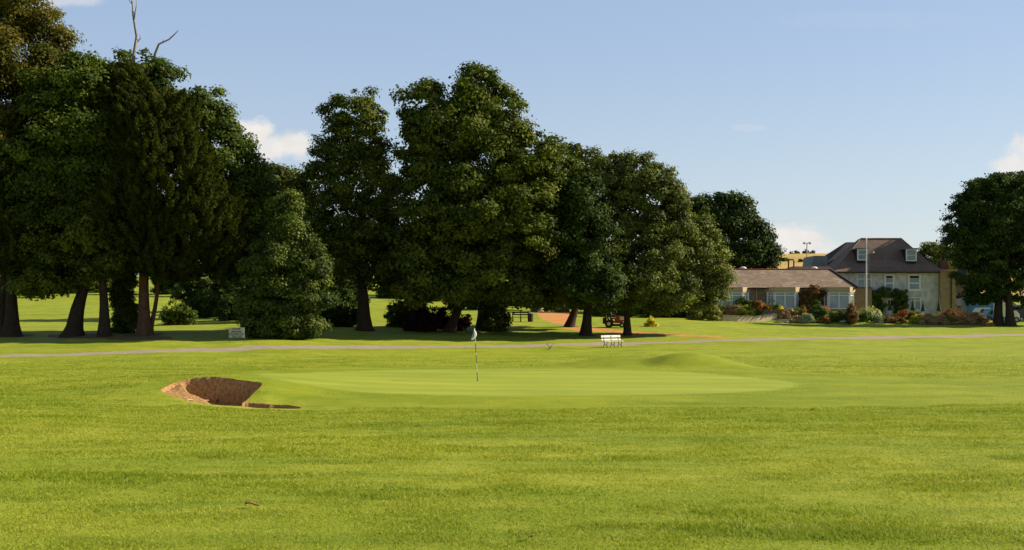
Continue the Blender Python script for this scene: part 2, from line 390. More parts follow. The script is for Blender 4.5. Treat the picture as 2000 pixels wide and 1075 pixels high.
wrap = np.stack([idx[:-1, -1], idx[:-1, 0], idx[1:, 0], idx[1:, -1]], -1)[:, ::-1]
Q = np.concatenate([Q, wrap])
V = np.stack([GX.ravel(), GY.ravel(), GZ.ravel()], -1)
V = np.concatenate([V, [[0, 0, gz(0, .01)]]])
capf = np.stack([np.full(nc, len(V) - 1), np.roll(idx[0], -1), idx[0]], -1)
C = V[Q].mean(1); cx, cy = C[:, 0], C[:, 1]
cls = np.zeros(len(Q), int)
wob = .5 * vnoise(cx * .8, cy * .8) + .25 * vnoise(cx * 2.5, cy * 2.5)
e = np.hypot((cx - .6) / 10.2, (cy - 46.6) / 5.55) + .02 * wob + rng.normal(size=len(cx)) * .014
cls[e < 1] = 1
e2 = np.hypot((cx - 1.8) / 13.5, (cy - 45.6) / 8.2)
CP = refine([(X_(a, d), d) for a, d in [(575, 38.5), (800, 37.4), (1000, 36.4), (1300, 35.8), (1500, 36.0), (1750, 36.8), (2150, 38), (2150, 51), (1800, 51.5), (1600, 52.5), (1440, 57), (1300, 59), (1150, 59.5), (1020, 56), (700, 54.5), (520, 52.5), (430, 48), (420, 44), (520, 41.2)]], 3)
mcp = (cy > 34) & (cy < 62) & (cx > -14) & (cx < 30)
k_ = np.zeros(len(Q), bool); k_[mcp] = poly_in(CP, cx[mcp] + .5 * wob[mcp] + rng.normal(size=mcp.sum()) * .2, cy[mcp] + 1.1 * wob[mcp] + rng.normal(size=mcp.sum()) * .4); cls[k_ & (e >= 1)] = 2
near = (cy > 36) & (cy < 45) & (cx > -13) & (cx < -5)
bi = np.zeros(len(Q), bool); bi[near] = poly_in(BPR, cx[near], cy[near]) | (poly_dist(BPR, cx[near], cy[near]) < .035); cls[bi] = 3
band = np.abs(cy - path_y(cx)) < 1.5 + .08 * wob
cls[band & (cy > 60) & (cy < 135)] = 4
far = (cy > 95) & (cy < 128)
def region(pts, code, amp=.3):
    P = plan(pts); x0, y0 = P.min(0) - 1; x1, y1 = P.max(0) + 1
    m = (cx > x0) & (cx < x1) & (cy > y0) & (cy < y1); k = np.zeros(len(Q), bool)
    k[m] = poly_in(refine(P, 2), cx[m] + wob[m] * amp, cy[m] + wob[m] * amp); cls[k] = code
region([(1046, 608), (1090, 608), (1128, 610), (1122, 622), (1108, 636), (1085, 633), (1062, 626), (1052, 617)], 5)
region([(1098, 637), (1130, 637), (1170, 641), (1225, 647), (1300, 652), (1440, 659.5), (1440, 661), (1300, 655.5), (1225, 651), (1160, 648), (1100, 644)], 5, .1)
region([(105, 657), (150, 652), (215, 655), (300, 655), (345, 659), (330, 664), (250, 666), (200, 662), (120, 663)], 6, 1.2)
region([(728, 534), (790, 534), (790, 541), (728, 541)], 5)
for a_, b_, r_ in [(142, 655, 1.7), (203, 656, 1.3), (282, 654, 1.5), (243, 649, 1.2), (22, 656, 1.8), (711, 645, 1.0), (1146, 655, .9), (943, 645, 1.0), (1112, 638, .9)]:
    p_ = hit(a_, b_, 80, 140); cls[np.hypot(cx - p_.x + wob * .8, (cy - p_.y) * .8 + wob * 1.5) < r_] = 6
cls[(cy > 265) & (cy < 2900) & (cx > 30) & (cx < 400)] = 7
def sub(mask, name, mat, label, extra=None):
    q = Q[mask]; fs = [q] + ([extra] if extra is not None else [])
    used, inv = np.unique(np.concatenate([f.ravel() for f in fs]), return_inverse=True)
    o2 = 0; nf = []
    for f in fs: nf.append(inv[o2:o2 + f.size].reshape(f.shape)); o2 += f.size
    return tag(mesh_np(name, V[used], nf, mat, smooth=True), label, None, None, 'structure')
sub(cls == 0, 'ground', M['grass'], 'rough mown grass of the golf course', capf)
sub(cls == 1, 'putting_green', M['green'], 'smooth light green putting green')
sub(cls == 2, 'green_collar', M['collar'], 'darker mown grass collar round the putting green')
sub(cls == 3, 'sand_bunker', M['sand'], 'sand bunker with a steep shaded back lip')
sub(cls == 4, 'path', M['path'], 'narrow pinkish asphalt path crossing the course')
sub(cls == 5, 'dirt_ground', M['dirt'], 'bare orange dirt on the rising ground')
sub(cls == 6, 'bare_ground', M['bare'], 'worn brown soil under the left trees')
sub(cls == 7, 'hill_field', M['field'], 'golden field on the far hillside')
# ---- short grass as countless blades
def blades(n, d0, d1, pw, seed, name, u=.44):
    r = np.random.default_rng(seed)
    t = r.random(n); D = (d0 ** (1 + pw) + t * (d1 ** (1 + pw) - d0 ** (1 + pw))) ** (1 / (1 + pw))
    x = r.uniform(-1, 1, n) * (u * D + 5.5 * np.clip((60 - D) / 30, 0, 1)); y = D
    e = np.hypot((x - .6) / 10.4, (y - 46.6) / 5.75); e2 = np.hypot((x - 1.8) / 13.5, (y - 45.6) / 8.2)
    bb = np.zeros(n, bool); nm = (y > 36) & (y < 45) & (x > -13) & (x < -5); bb[nm] = poly_in(BPR, x[nm], y[nm]) 
    clump = vnoise(x * 1.3 + 5, y * 1.3) + .6 * vnoise(x * 4, y * 4)
    CPm = poly_in(CP, x + r.normal(size=n) * .3, y + 1.1 * (.5 * vnoise(x * .8, y * .8) + .25 * vnoise(x * 2.5, y * 2.5)) + r.normal(size=n) * .6); e2 = np.where(CPm, .5, 2.0)
    nm2 = (y > 36) & (y < 45) & (x > -13) & (x < -5); dbk = np.full(n, 9.); dbk[nm2] = poly_dist(BPR, x[nm2], y[nm2])
    keep = (dbk > np.where(y < 38.6, .30, .06)) & (e > 1.02) & ~bb & (r.random(n) < np.clip((78 - D) / 34, 0, 1)) & (np.abs(y - path_y(x)) > 1.6) & (r.random(n) < np.where(e2 < 1, .25, .72 + .75 * clump))
    dbk = dbk[keep]
    x, y, clump, D = x[keep], y[keep], clump[keep], D[keep]; n = len(x); e2 = e2[keep]
    z = hgt(x, y)
    hgt_ = (.010 + .014 * r.random(n) ** 1.5 + .026 * np.clip(clump, 0, 1) * np.clip((58 - D) / 14, .1, 1)) * np.clip(D / 22, .7, 1.3) * np.where(e2 < 1, .4, 1)
    tuft = sst((vnoise(x * .42 + 9, y * .8) + .5 * vnoise(x * 1.7, y * 2.9 + 4) - .14) / .18)
    tuft = tuft * np.clip((52 - D) / 14, 0, 1)
    hgt_ = hgt_ * (1 + .8 * tuft * (e2 > 1)) * np.where(dbk < 1.6, .35, 1)
    w = (.0018 + .00040 * D) * (.6 + .8 * r.random(n))
    a = r.uniform(0, 2 * np.pi, n); b = r.uniform(0, 2 * np.pi, n); lean = hgt_ * r.uniform(.4, 1.8, n)
    Vt = np.empty((n, 3, 3))
    Vt[:, 0] = np.stack([x - w * np.cos(a), y - w * np.sin(a), z - .004], -1)
    Vt[:, 1] = np.stack([x + w * np.cos(a), y + w * np.sin(a), z - .004], -1)
    Vt[:, 2] = np.stack([x + lean * np.cos(b), y + lean * np.sin(b), z + hgt_], -1)
    tint = np.repeat(np.where(r.random(n) < .02, 1.6, r.random(n) * (1 - .5 * tuft)), 3)
    return tag(mesh_np(name, Vt.reshape(-1, 3), [np.arange(3 * n).reshape(-1, 3)], M['blades'], tint=tint),
               'short rough grass growing all over the foreground', 'grass', None, 'stuff')
blades(2000000, 7.0, 80, -.85, 11, 'rough_grass')
# ------------------------------------------------------------ trees
def norm(a): return a / np.maximum(np.linalg.norm(a, axis=-1, keepdims=True), 1e-9)
def leaf_quads(pos, nrm, L, Wd, r, upw=0.0, dirv=None):
    """one folded-flat rhombus per position; the leaf plane is perpendicular to nrm"""
    n = len(pos)
    t = r.normal(size=(n, 3)) if dirv is None else dirv + .35 * r.normal(size=(n, 3))
    t = norm(t - (t * nrm).sum(1, keepdims=True) * nrm); b = np.cross(nrm, t)
    L = L[:, None]; Wd = Wd[:, None]
    return np.stack([pos - t * L * .5, pos + b * Wd * .5 + t * L * .05, pos + t * L * .5, pos - b * Wd * .5 + t * L * .05], 1)
def crown_points(blobs, seed, cr=1.0, leaf=.26, cover=1.0, inner=.35, flat=.75, back=.7, gap=.0):
    """blobs: (x,y,z,rx,ry,rz). Returns leaf positions, normals, tint: foliage gathered in boughs over each blob"""
    r = np.random.default_rng(seed); P, N, T = [], [], []
    B = np.array(blobs, float)
    for bi_, (x, y, z, rx, ry, rz) in enumerate(B):
        area = 4 * math.pi * (((rx * ry) ** 1.6 + (rx * rz) ** 1.6 + (ry * rz) ** 1.6) / 3) ** (1 / 1.6)
        n = max(6, int(area / (cr * cr * 1.9)))
        dr = norm(r.normal(size=(n, 3))); rad = r.uniform(.76, 1.06, n) * (1 + .1 * np.sin(dr[:, 0] * 5 + x) * np.sin(dr[:, 2] * 6 + z) + (r.random(n) < .2) * r.uniform(.05, .34, n))
        ni = int(n * inner); dri = norm(r.normal(size=(ni, 3))); rad = np.concatenate([rad, r.uniform(.3, .78, ni)]); dr = np.concatenate([dr, dri])
        c = np.array([x, y, z]) + dr * rad[:, None] * np.array([rx, ry, rz])
        keep = np.ones(len(c), bool)
        for bj, q in enumerate(B):
            if bj != bi_: keep &= (((c - q[:3]) / q[3:]) ** 2).sum(1) > .5
        keep &= ~((dr[:, 1] > .35) & (r.random(len(c)) > back))
        keep &= r.random(len(c)) > gap
        nzz = np.sin(c[:, 0] * 1.3 / cr + 2 * np.sin(c[:, 2] * .7 / cr)) + np.sin(c[:, 2] * 1.6 / cr + c[:, 1] / cr + 1.7 * np.sin(c[:, 0] * .6 / cr + 1))
        keep &= ~((nzz > .75) & (np.arange(len(c)) < n) & (n > 45))
        c = c[keep]; dr = dr[keep]
        for ci, di in zip(c, dr):
            R_ = cr * r.uniform(.45, 1.3)
            m = max(8, int(cover * 2.5 * 4 * math.pi * R_ * R_ * .8 / (leaf * leaf * .55)  * .55))
            dd = norm(r.normal(size=(m, 3)) + di * .45 + np.array([0, 0, .25]))
            rr = R_ * (1 - .75 * r.random(m) ** 1.7) * (1 + .18 * r.normal(size=m))
            sq = np.array([1.15, 1.15, flat])
            P.append(ci + dd * rr[:, None] * sq); N.append(norm(dd * .9 + di * .35 + np.array([0, 0, .45]) + .55 * r.normal(size=(m, 3))))
            T.append(np.clip(.42 + .30 * r.normal() + .24 * r.normal(size=m), 0, 1))
    return np.concatenate(P), np.concatenate(N), np.concatenate(T), r
def foliage(name, blobs, mat, parent, seed, cr=1.0, leaf=.26, cover=1.0, extra=None, **k):
    P, N, T, r = crown_points(blobs, seed, cr, leaf, cover, **k)
    n = len(P); L = leaf * r.uniform(.7, 1.35, n)
    Vq = leaf_quads(P, N, L, L * r.uniform(.55, .85, n), r)
    if extra is not None: Vq = np.concatenate([Vq, extra]); T = np.concatenate([T, r.random(len(extra))]); n = len(Vq)
    return mesh_np(name, Vq.reshape(-1, 3), [np.arange(4 * n).reshape(-1, 4)], mat, parent, tint=np.repeat(T, 4))
def needles(name, blobs, mat, parent, seed, cr=1.1, cover=1.0, back=.7, tilt=.9, inner=.4):
    """yew: plumes of fine sprays that sweep up and outward"""
    r = np.random.default_rng(seed); P, N, T, Dv = [], [], [], []
    B = np.array(blobs, float); cen = np.array([np.average(B[:, 0], weights=B[:, 3]), np.average(B[:, 1]), 0])
    for bi_, (x, y, z, rx, ry, rz) in enumerate(B):
        area = 4 * math.pi * (((rx * ry) ** 1.6 + (rx * rz) ** 1.6 + (ry * rz) ** 1.6) / 3) ** (1 / 1.6)
        n = int(area / (cr * cr * .75)); n2 = int(n * inner)
        dr = norm(r.normal(size=(n + n2, 3))); rad = np.concatenate([r.uniform(.82, 1.05, n), r.uniform(.4, .8, n2)])
        c = np.array([x, y, z]) + dr * rad[:, None] * np.array([rx, ry, rz]); keep = np.ones(len(c), bool)
        for bj, q in enumerate(B):
            if bj != bi_: keep &= (((c - q[:3]) / q[3:]) ** 2).sum(1) > .55
        keep &= ~((dr[:, 1] > .35) & (r.random(len(c)) > back))
        for ci, di in zip(c[keep], dr[keep]):
            o = ci - cen; o[2] = 0; o = norm(o[None])[0]
            ax_ = norm((o * .75 + np.array([0, 0, tilt]) + .22 * r.normal(size=3))[None])[0]
            ln = cr * r.uniform(.9, 1.9); m = int(130 * cover * ln / cr)
            t = r.random(m); wd = .55 * cr * (1 - t) ** .5 * r.random(m) ** .5
            off = norm(np.cross(r.normal(size=(m, 3)), ax_))
            P.append(ci + (ax_ * (t * ln)[:, None]) + off * wd[:, None]); Dv.append(norm(ax_ + off * .7 + .2 * r.normal(size=(m, 3))))
            N.append(norm(off + .6 * r.normal(size=(m, 3)) + np.array([0, -.1, .25]))); T.append(np.clip(.4 + .2 * r.normal() + .25 * r.normal(size=m), 0, 1))
    P, N, T, Dv = map(np.concatenate, (P, N, T, Dv)); n = len(P)
    L = r.uniform(.16, .36, n)
    Vq = leaf_quads(P, N, L, L * .30, r, dirv=Dv)
    return mesh_np(name, Vq.reshape(-1, 3), [np.arange(4 * n).reshape(-1, 4)], mat, parent, tint=np.repeat(T, 4))
def px_blobs(D, L, fy=.9):
    o = []
    for b in L:
        px, py, rx, rz = b[:4]; dd = D + (b[4] if len(b) > 4 else 0); s = dd / F
        o.append((X_(px, dd), dd, Z_(py, dd), rx * s, max(rx * s, .8) * fy, rz * s))
    return o
def trunk_mesh(base, top, r0, r1, parent, mat, limbs=(), seed=0, name='trunk', bend=.25, flare=1.65):
    r = random.Random(seed); mb = MB(); base = Vector(base); top = Vector(top); n = 9
    pts, rad = [], []
    for i in range(n + 1):
        t = i / n; p = base.lerp(top, t)
        p.x += bend * math.sin(t * 3.3 + seed) * min(1, t * 3) * .6; p.y += bend * math.cos(t * 2.9 + seed) * t * .6
        pts.append(p); rad.append((r0 + (r1 - r0) * t) * (1 + (flare - 1) * math.exp(-t * 14)))
    pts.insert(0, base - Vector((0, 0, .6))); rad.insert(0, r0 * flare * 1.15)
    pts.insert(2, base.lerp(top, .03) + Vector((bend * .02, 0, 0))); rad.insert(2, r0 * (1 + (flare - 1) * .6))
    mb.tube(pts, rad, 14)
    for (t, e, rr) in limbs:
        s = base.lerp(top, t); k = int(t * n) + 2; s = pts[min(k, len(pts) - 1)]; e = Vector(e); q = []
        for i in range(7):
            u = i / 6; p = s.lerp(e, u); p.z += .12 * (e - s).length * math.sin(u * 3.14) * .6
            p += Vector((r.uniform(-1, 1), r.uniform(-1, 1), r.uniform(-.5, .5))) * .12 * (0 < i < 6); q.append(p)
        mb.tube(q, [rr * (1 - .75 * i / 6) for i in range(7)], 7)
    o = mb.build(name, mat, parent, smooth=True)
    # fluted, uneven surface
    me = o.data; co = np.empty(len(me.vertices) * 3); me.vertices.foreach_get('co', co); co = co.reshape(-1, 3)
    nz = vnoise(co[:, 0] * 3 + co[:, 1] * 2.2 + seed, co[:, 2] * .5) * .14 * min(1, r0 * 1.6)
    co[:, 0] += nz; co[:, 1] += nz * .6; me.vertices.foreach_set('co', co.ravel()); me.update()
    return o
TREES = {}
def tree(name, label, D, base_px, blobs, mat, seed, r0=.5, top=None, cr=1.0, leaf=.26, cover=1.0, bark='bark', kind='leaf', lean_px=None, cat='tree', group=None, bend=.25, fy=.9, limbs=5, base_py=None, cd=0, **k):
    if base_py: D = float(hit(base_px, base_py, 80, 160).y); print('TREE', name, base_px, round(D, 1))
    B = px_blobs(D + cd, blobs, fy)
    bx = X_(base_px, D); base = Vector((bx, D, gz(bx, D)))
    root = empty(name, base, 0, label, cat, group)
    zc = max(b[2] for b in B[:3]); big = sorted(B, key=lambda b: -b[3] * b[5])
    lows = min(b[2] - b[5] * .6 for b in B)
    tx = X_(lean_px, D) if lean_px is not None else bx
    tz = top if top else (zc + base.z) / 2 + 2
    tp = Vector((tx, D, tz))
    rr = random.Random(seed)
    lm = []
    for b in big[:limbs]:
        lm.append((rr.uniform(.45, .95), (b[0], b[1] - b[4] * .1, b[2] - b[5] * .1), r0 * .38))
    trunk_mesh(base, tp, r0, r0 * .4, root, M[bark], lm, seed, bend=bend)
    if kind == 'leaf': foliage('crown', B, M[mat], root, seed, cr, leaf, cover, **k)
    else: needles('crown', B, M[mat], root, seed, cr, cover, **k)
    TREES[name + str(seed)] = root
    return root
def extra_trunk(root, px0, D, px1, py1, r0, seed, bark='bark', name='stem'):
    b = gp(px0, D); trunk_mesh(b, Vector((X_(px1, D), D, Z_(py1, D))), r0, r0 * .45, root, M[bark], (), seed, name)
def ivy(root, px, D, py0, py1, wpx, seed, mat='holly'):
    s = D / F; B = []
    n = max(2, int((py0 - py1) / (wpx * 1.1)))
    for i in range(n):
        t = (i + .5) / n; py = py0 + (py1 - py0) * t; w = wpx * (1 - .35 * t)
        B.append((X_(px, D) + .1 * math.sin(i * 2.1), D, Z_(py, D), w * s, w * s, (py0 - py1) / n * .8 * s))
    foliage('ivy', B, M[mat], root, seed, .38, .17, 1.0, inner=.2)

# --- left group
t = tree('chestnut_tree', 'tallest broadleaf tree at the far left, its brownish crown running out of the picture', 96, -20,
     [(5, 85, 112, 105), (-60, 240, 150, 150), (60, 150, 62, 60), (-40, 20, 110, 90), (20, 220, 60, 80)], 'leafb', 101, r0=.62, top=15, cr=1.15, leaf=.25)
t = tree('yew_tree', 'dark yew at the far left edge with needle foliage and two bare trunks', 90, 22,
     [(20, 300, 52, 85), (30, 400, 68, 90), (-20, 420, 75, 110), (40, 490, 55, 50), (-10, 240, 36, 36)], 'yew', 102, cd=-1, fy=1.2, base_py=657, r0=.52, top=9, cr=.68, cover=.8, inner=.5, kind='yew', limbs=3, bend=.1)
extra_trunk(t, 5, t.location.y + .6, 8, 420, .42, 5)
tree('lime_tree', 'dense green broadleaf tree between the brownish crown and the big yew', 99, 203,
     [(150, 170, 48, 58), (128, 230, 78, 90), (150, 330, 68, 110), (80, 330, 80, 110), (185, 250, 32, 55), (60, 450, 70, 80, 3), (140, 470, 70, 70, 3), (150, 250, 60, 60, 3)], 'leaf', 103, base_py=657, r0=.36, top=12, cr=1.0, inner=.7)
t = tree('leaning_oak', 'thick leaning trunk under a low pale green crown, left of the big yew', 88, 142,
     [(140, 362, 34, 30), (178, 385, 34, 34), (160, 440, 60, 52), (200, 470, 42, 46), (115, 450, 44, 56), (205, 520, 34, 26), (160, 530, 30, 22), (80, 545, 45, 22), (120, 500, 36, 30), (60, 562, 30, 12), (228, 430, 12, 14), (100, 400, 22, 22), (95, 560, 40, 16), (235, 500, 12, 10), (70, 500, 34, 40), (200, 400, 14, 12), (150, 340, 14, 12)], 'leafy', 104, cd=-1.5, fy=1.2, base_py=657, r0=.6, top=7.0, lean_px=182, cr=.7, leaf=.2, cover=.7, gap=.25)
t = tree('big_yew', 'biggest dark yew with upswept feathery foliage and a red-brown trunk', 93, 282,
     [(242, 205, 38, 62), (262, 178, 32, 42), (292, 265, 70, 80), (255, 300, 54, 100), (330, 350, 88, 90), (270, 420, 80, 90), (385, 440, 82, 75), (340, 490, 80, 62), (440, 505, 40, 50), (230, 470, 36, 60), (345, 250, 34, 60)],
     'yew', 105, cd=-1, fy=1.15, base_py=655, r0=.42, top=14, cr=.68, kind='yew', bark='barkred', cover=.8, bend=.12, inner=.6)
extra_trunk(t, 293, t.location.y + .5, 312, 500, .2, 6, 'barkred')
t = tree('ivy_clad_tree', 'ivy covered trunk beside the red-brown trunk of the big yew', 98, 243,
     [(255, 175, 70, 62), (315, 185, 34, 55), (215, 190, 40, 60), (240, 320, 50, 80, 3), (240, 430, 60, 80, 3)], 'leaf', 106, base_py=650, r0=.5, top=13, cr=.95)
ivy(t, 245, t.location.y - .5, 648, 470, 24, 61)
ivy(t, 264, t.location.y - .8, 645, 600, 16, 62)
for (pts, rr, nm) in [([(262, 150), (263, 110), (265, 70), (262, 30), (258, 8), (254, -12)], .17, 1), ([(265, 82), (272, 74), (275, 70)], .06, 2), ([(263, 40), (268, 15), (266, -6)], .08, 3),
                      ([(297, 125), (302, 105), (312, 88), (328, 76), (340, 66), (349, 60)], .13, 4), ([(312, 88), (316, 80), (320, 78)], .05, 7), ([(237, 130), (234, 108), (231, 90)], .07, 5), ([(340, 152), (348, 143), (357, 136)], .06, 6), ([(258, 8), (252, 2), (249, -8)], .05, 8)]:
    D = t.location.y - .3; s = [Vector((X_(a, D), D + .3 * math.sin(a), Z_(b, D))) for a, b in pts]
    MB().tube(s, [rr * (1 - .8 * i / (len(s) - 1)) for i in range(len(s))], 6).build('dead_branch', M['dead'], t, smooth=True)
tree('sycamore_tree', 'rounded green broadleaf tree on the right flank of the big yew', 101, 485,
     [(385, 225, 50, 52), (400, 280, 52, 80), (430, 310, 56, 65), (450, 350, 55, 60), (478, 400, 44, 60), (350, 220, 40, 40), (430, 420, 70, 80), (490, 320, 18, 16), (465, 480, 60, 60)], 'leaf', 107, r0=.5, top=10, cr=.95)
tree('grey_green_tree', 'small hazy grey-green tree seen through the gap behind the holly', 128, 545,
     [(535, 380, 40, 50), (510, 430, 45, 60), (575, 400, 42, 65), (550, 470, 60, 60), (525, 350, 22, 22)], 'leafm', 108, r0=.4, cr=1.0, leaf=.32)
t = tree('holly_tree', 'conical holly clothed in glossy leaves down to the ground, right of the small sign', 89.3, 558,
     [(562, 425, 26, 40), (558, 475, 46, 48), (545, 530, 62, 52), (595, 525, 40, 45), (540, 590, 62, 50), (590, 590, 48, 52), (600, 560, 40, 35), (570, 635, 56, 24), (515, 600, 38, 40), (628, 520, 16, 12), (528, 635, 40, 20)],
     'holly', 109, base_py=661, r0=.3, top=9, cr=.62, leaf=.19, cover=1.0, inner=.6)
# --- centre group
t = tree('tall_poplar', 'tall narrow broadleaf tree standing in the middle with a straight dark trunk', 99.5, 711,
     [(700, 225, 42, 44), (672, 225, 32, 36), (722, 238, 24, 28), (695, 290, 56, 45), (738, 325, 32, 46), (660, 310, 40, 40), (640, 360, 58, 48), (700, 370, 66, 60), (755, 385, 28, 50), (625, 410, 50, 60), (690, 450, 80, 62), (650, 490, 66, 50), (740, 465, 40, 60), (735, 530, 50, 40), (620, 340, 24, 26)],
     'leafy', 110, base_py=646, r0=.5, top=12, cr=.68, leaf=.22, cover=.75, bend=.3, gap=.1)
q_ = t.location.y - 2.6; MB().tube([(X_(760, q_), q_, Z_(470, q_)), (X_(764, q_), q_, Z_(400, q_)), (X_(757, q_), q_, Z_(330, q_)), (X_(746, q_), q_, Z_(290, q_))], [.10, .07, .05, .02], 6).build('dead_branch', M['bark'], t, smooth=True)
tree('ivy_trunk_tree', 'dark ivy wrapped tree in the shade behind the tall middle tree', 104, 662,
     [(655, 560, 38, 60), (660, 500, 46, 50), (650, 600, 28, 30), (690, 470, 40, 40)], 'leafd', 111, base_py=628, r0=.45, top=8, cr=.6, leaf=.22)
t = tree('giant_sycamore', 'largest sycamore of the centre with the highest domed top, on a leaning trunk', 98, 878,
     [(828, 208, 36, 42), (880, 215, 60, 42), (935, 180, 44, 38), (960, 215, 48, 48), (900, 260, 90, 45), (975, 260, 42, 36), (832, 270, 44, 50), (836, 340, 46, 60), (900, 350, 70, 70), (970, 330, 72, 60), (1040, 320, 50, 55), (1080, 305, 30, 30),
      (840, 430, 66, 70), (930, 440, 90, 70), (1020, 420, 80, 70), (830, 520, 56, 52), (900, 520, 72, 52), (970, 520, 70, 60), (820, 570, 40, 26), (905, 568, 40, 20), (1005, 572, 36, 24), (770, 500, 40, 40, 6)],
     'leafy', 112, cd=-3.5, fy=1.2, base_py=649, r0=.42, top=7.5, lean_px=935, cr=.85, leaf=.27, cover=.85, gap=.05, bend=.15)
t = tree('ivy_sycamore', 'dark sycamore with ivy massed at its foot, behind the golf flag', 95, 943,
     [(935, 400, 60, 60), (960, 470, 70, 60), (900, 460, 60, 60), (950, 530, 60, 45)], 'leafd', 113, cd=-3, fy=1.2, base_py=645, r0=.5, top=11, cr=1.0, leaf=.26, cover=.8)
ivy(t, 962, t.location.y - .8, 641, 548, 22, 63); ivy(t, 978, t.location.y - 1.0, 643, 608, 16, 64)
tree('spreading_maple', 'broad tree with tiered boughs reaching low over the orange dirt bank', 93, 1112,
     [(1085, 325, 46, 44), (1112, 345, 34, 40), (1050, 380, 60, 50), (1110, 395, 44, 44), (1065, 440, 80, 48), (1115, 450, 42, 42), (1050, 500, 70, 50), (1110, 510, 48, 46), (1080, 555, 70, 36), (1000, 390, 50, 50), (1020, 545, 46, 34), (1060, 575, 40, 22, 4), (1120, 575, 36, 18)],
     'leafy', 114, cd=-4, fy=1.2, base_py=639, r0=.36, top=7.5, lean_px=1148, cr=.8, leaf=.24, cover=.9, flat=.5)
t = tree('twin_lime', 'tree with a stout dark trunk left of the white bench, crown buried in its neighbours', 91.5, 1144,
     [(1150, 470, 48, 60), (1130, 540, 44, 44), (1170, 545, 45, 40), (1140, 400, 40, 50)], 'leafd', 115, cd=-4, fy=1.3, base_py=655, r0=.37, top=11, cr=.8, leaf=.24, lean_px=1158)
tree('round_maple', 'wide grey-green maple with a slim trunk, right behind the white bench', 96, 1225,
     [(1140, 342, 38, 42), (1200, 345, 46, 42), (1250, 350, 52, 44), (1180, 400, 60, 60), (1250, 400, 66, 60), (1295, 400, 44, 50), (1190, 470, 66, 62), (1270, 470, 66, 62), (1235, 530, 84, 50), (1310, 450, 30, 50), (1175, 545, 50, 36), (1225, 570, 50, 28), (1160, 420, 40, 60), (1335, 450, 48, 44, 3), (1365, 500, 48, 46, 3), (1330, 520, 50, 55, 2), (1385, 545, 34, 42, 3), (1345, 575, 60, 30, 2), (1290, 590, 40, 18, 1), (1310, 560, 40, 38), (1390, 580, 22, 20, 3), (1310, 400, 30, 34)],
     'leafm', 116, cd=-1.5, base_py=655, r0=.25, top=13, cr=.72, leaf=.21, cover=.95)
tree('dark_beech', 'deep green tree behind the bungalow roof, left of the golden field', 150, 1420,
     [(1375, 425, 40, 40), (1415, 430, 42, 44), (1445, 440, 34, 42), (1465, 475, 36, 40), (1410, 490, 60, 50), (1480, 500, 24, 26), (1350, 450, 30, 50), (1360, 520, 50, 40), (1440, 520, 40, 22), (1488, 468, 16, 10), (1492, 488, 16, 12), (1400, 400, 24, 20)],
     'leafd', 118, r0=.5, top=14, cr=1.1, leaf=.34, cover=.9)
t = tree('right_oak', 'big dark tree at the right edge of the picture beside the parked cars', 133, 1950,
     [(1935, 375, 36, 36), (1985, 378, 48, 40), (1905, 400, 34, 28), (1880, 440, 26, 34), (1940, 430, 60, 50), (2000, 440, 56, 56), (1890, 480, 38, 32), (1950, 500, 66, 48), (1925, 550, 52, 40), (1985, 545, 50, 46), (2040, 480, 60, 70), (1895, 535, 26, 26), (1900, 580, 20, 20), (2030, 570, 40, 40)],
     'leafd', 119, base_py=636, r0=.42, top=13, cr=.9, leaf=.27, cover=.8, gap=.2, flat=.5)
extra_trunk(t, 1973, t.location.y - .8, 1967, 480, .44, 9)
tree('shade_tree', 'tall tree mostly hidden behind the big right tree, level with the house', 154.6, 1948, [(1950, 382, 40, 34), (1932, 418, 38, 38), (1982, 375, 34, 30), (1925, 455, 42, 36), (1965, 455, 46, 40), (1945, 500, 50, 36), (1990, 420, 40, 40), (1912, 425, 22, 24)], 'leafd', 128, r0=.4, cr=1.0, leaf=.34, cover=1.2, fy=1.4, inner=.8)
for i, (a, b, w, h, lb) in enumerate([(1822, 500, 24, 24, 'olive green tree rising behind the right end of the house roof'), (1856, 500, 22, 20, 'small green treetop between the house chimney and the big right tree'), (1893, 497, 22, 20, 'pale olive treetop directly left of the big right tree')]):
    tree('background_tree', lb, 182 + i * 3, a, [(a, b, w, h), (a - 10, b + 14, w, h), (a + 12, b + 12, w * .8, h)], 'leafm', 130 + i, r0=.3, cr=.9, leaf=.34, limbs=2, group='treetops behind the house')
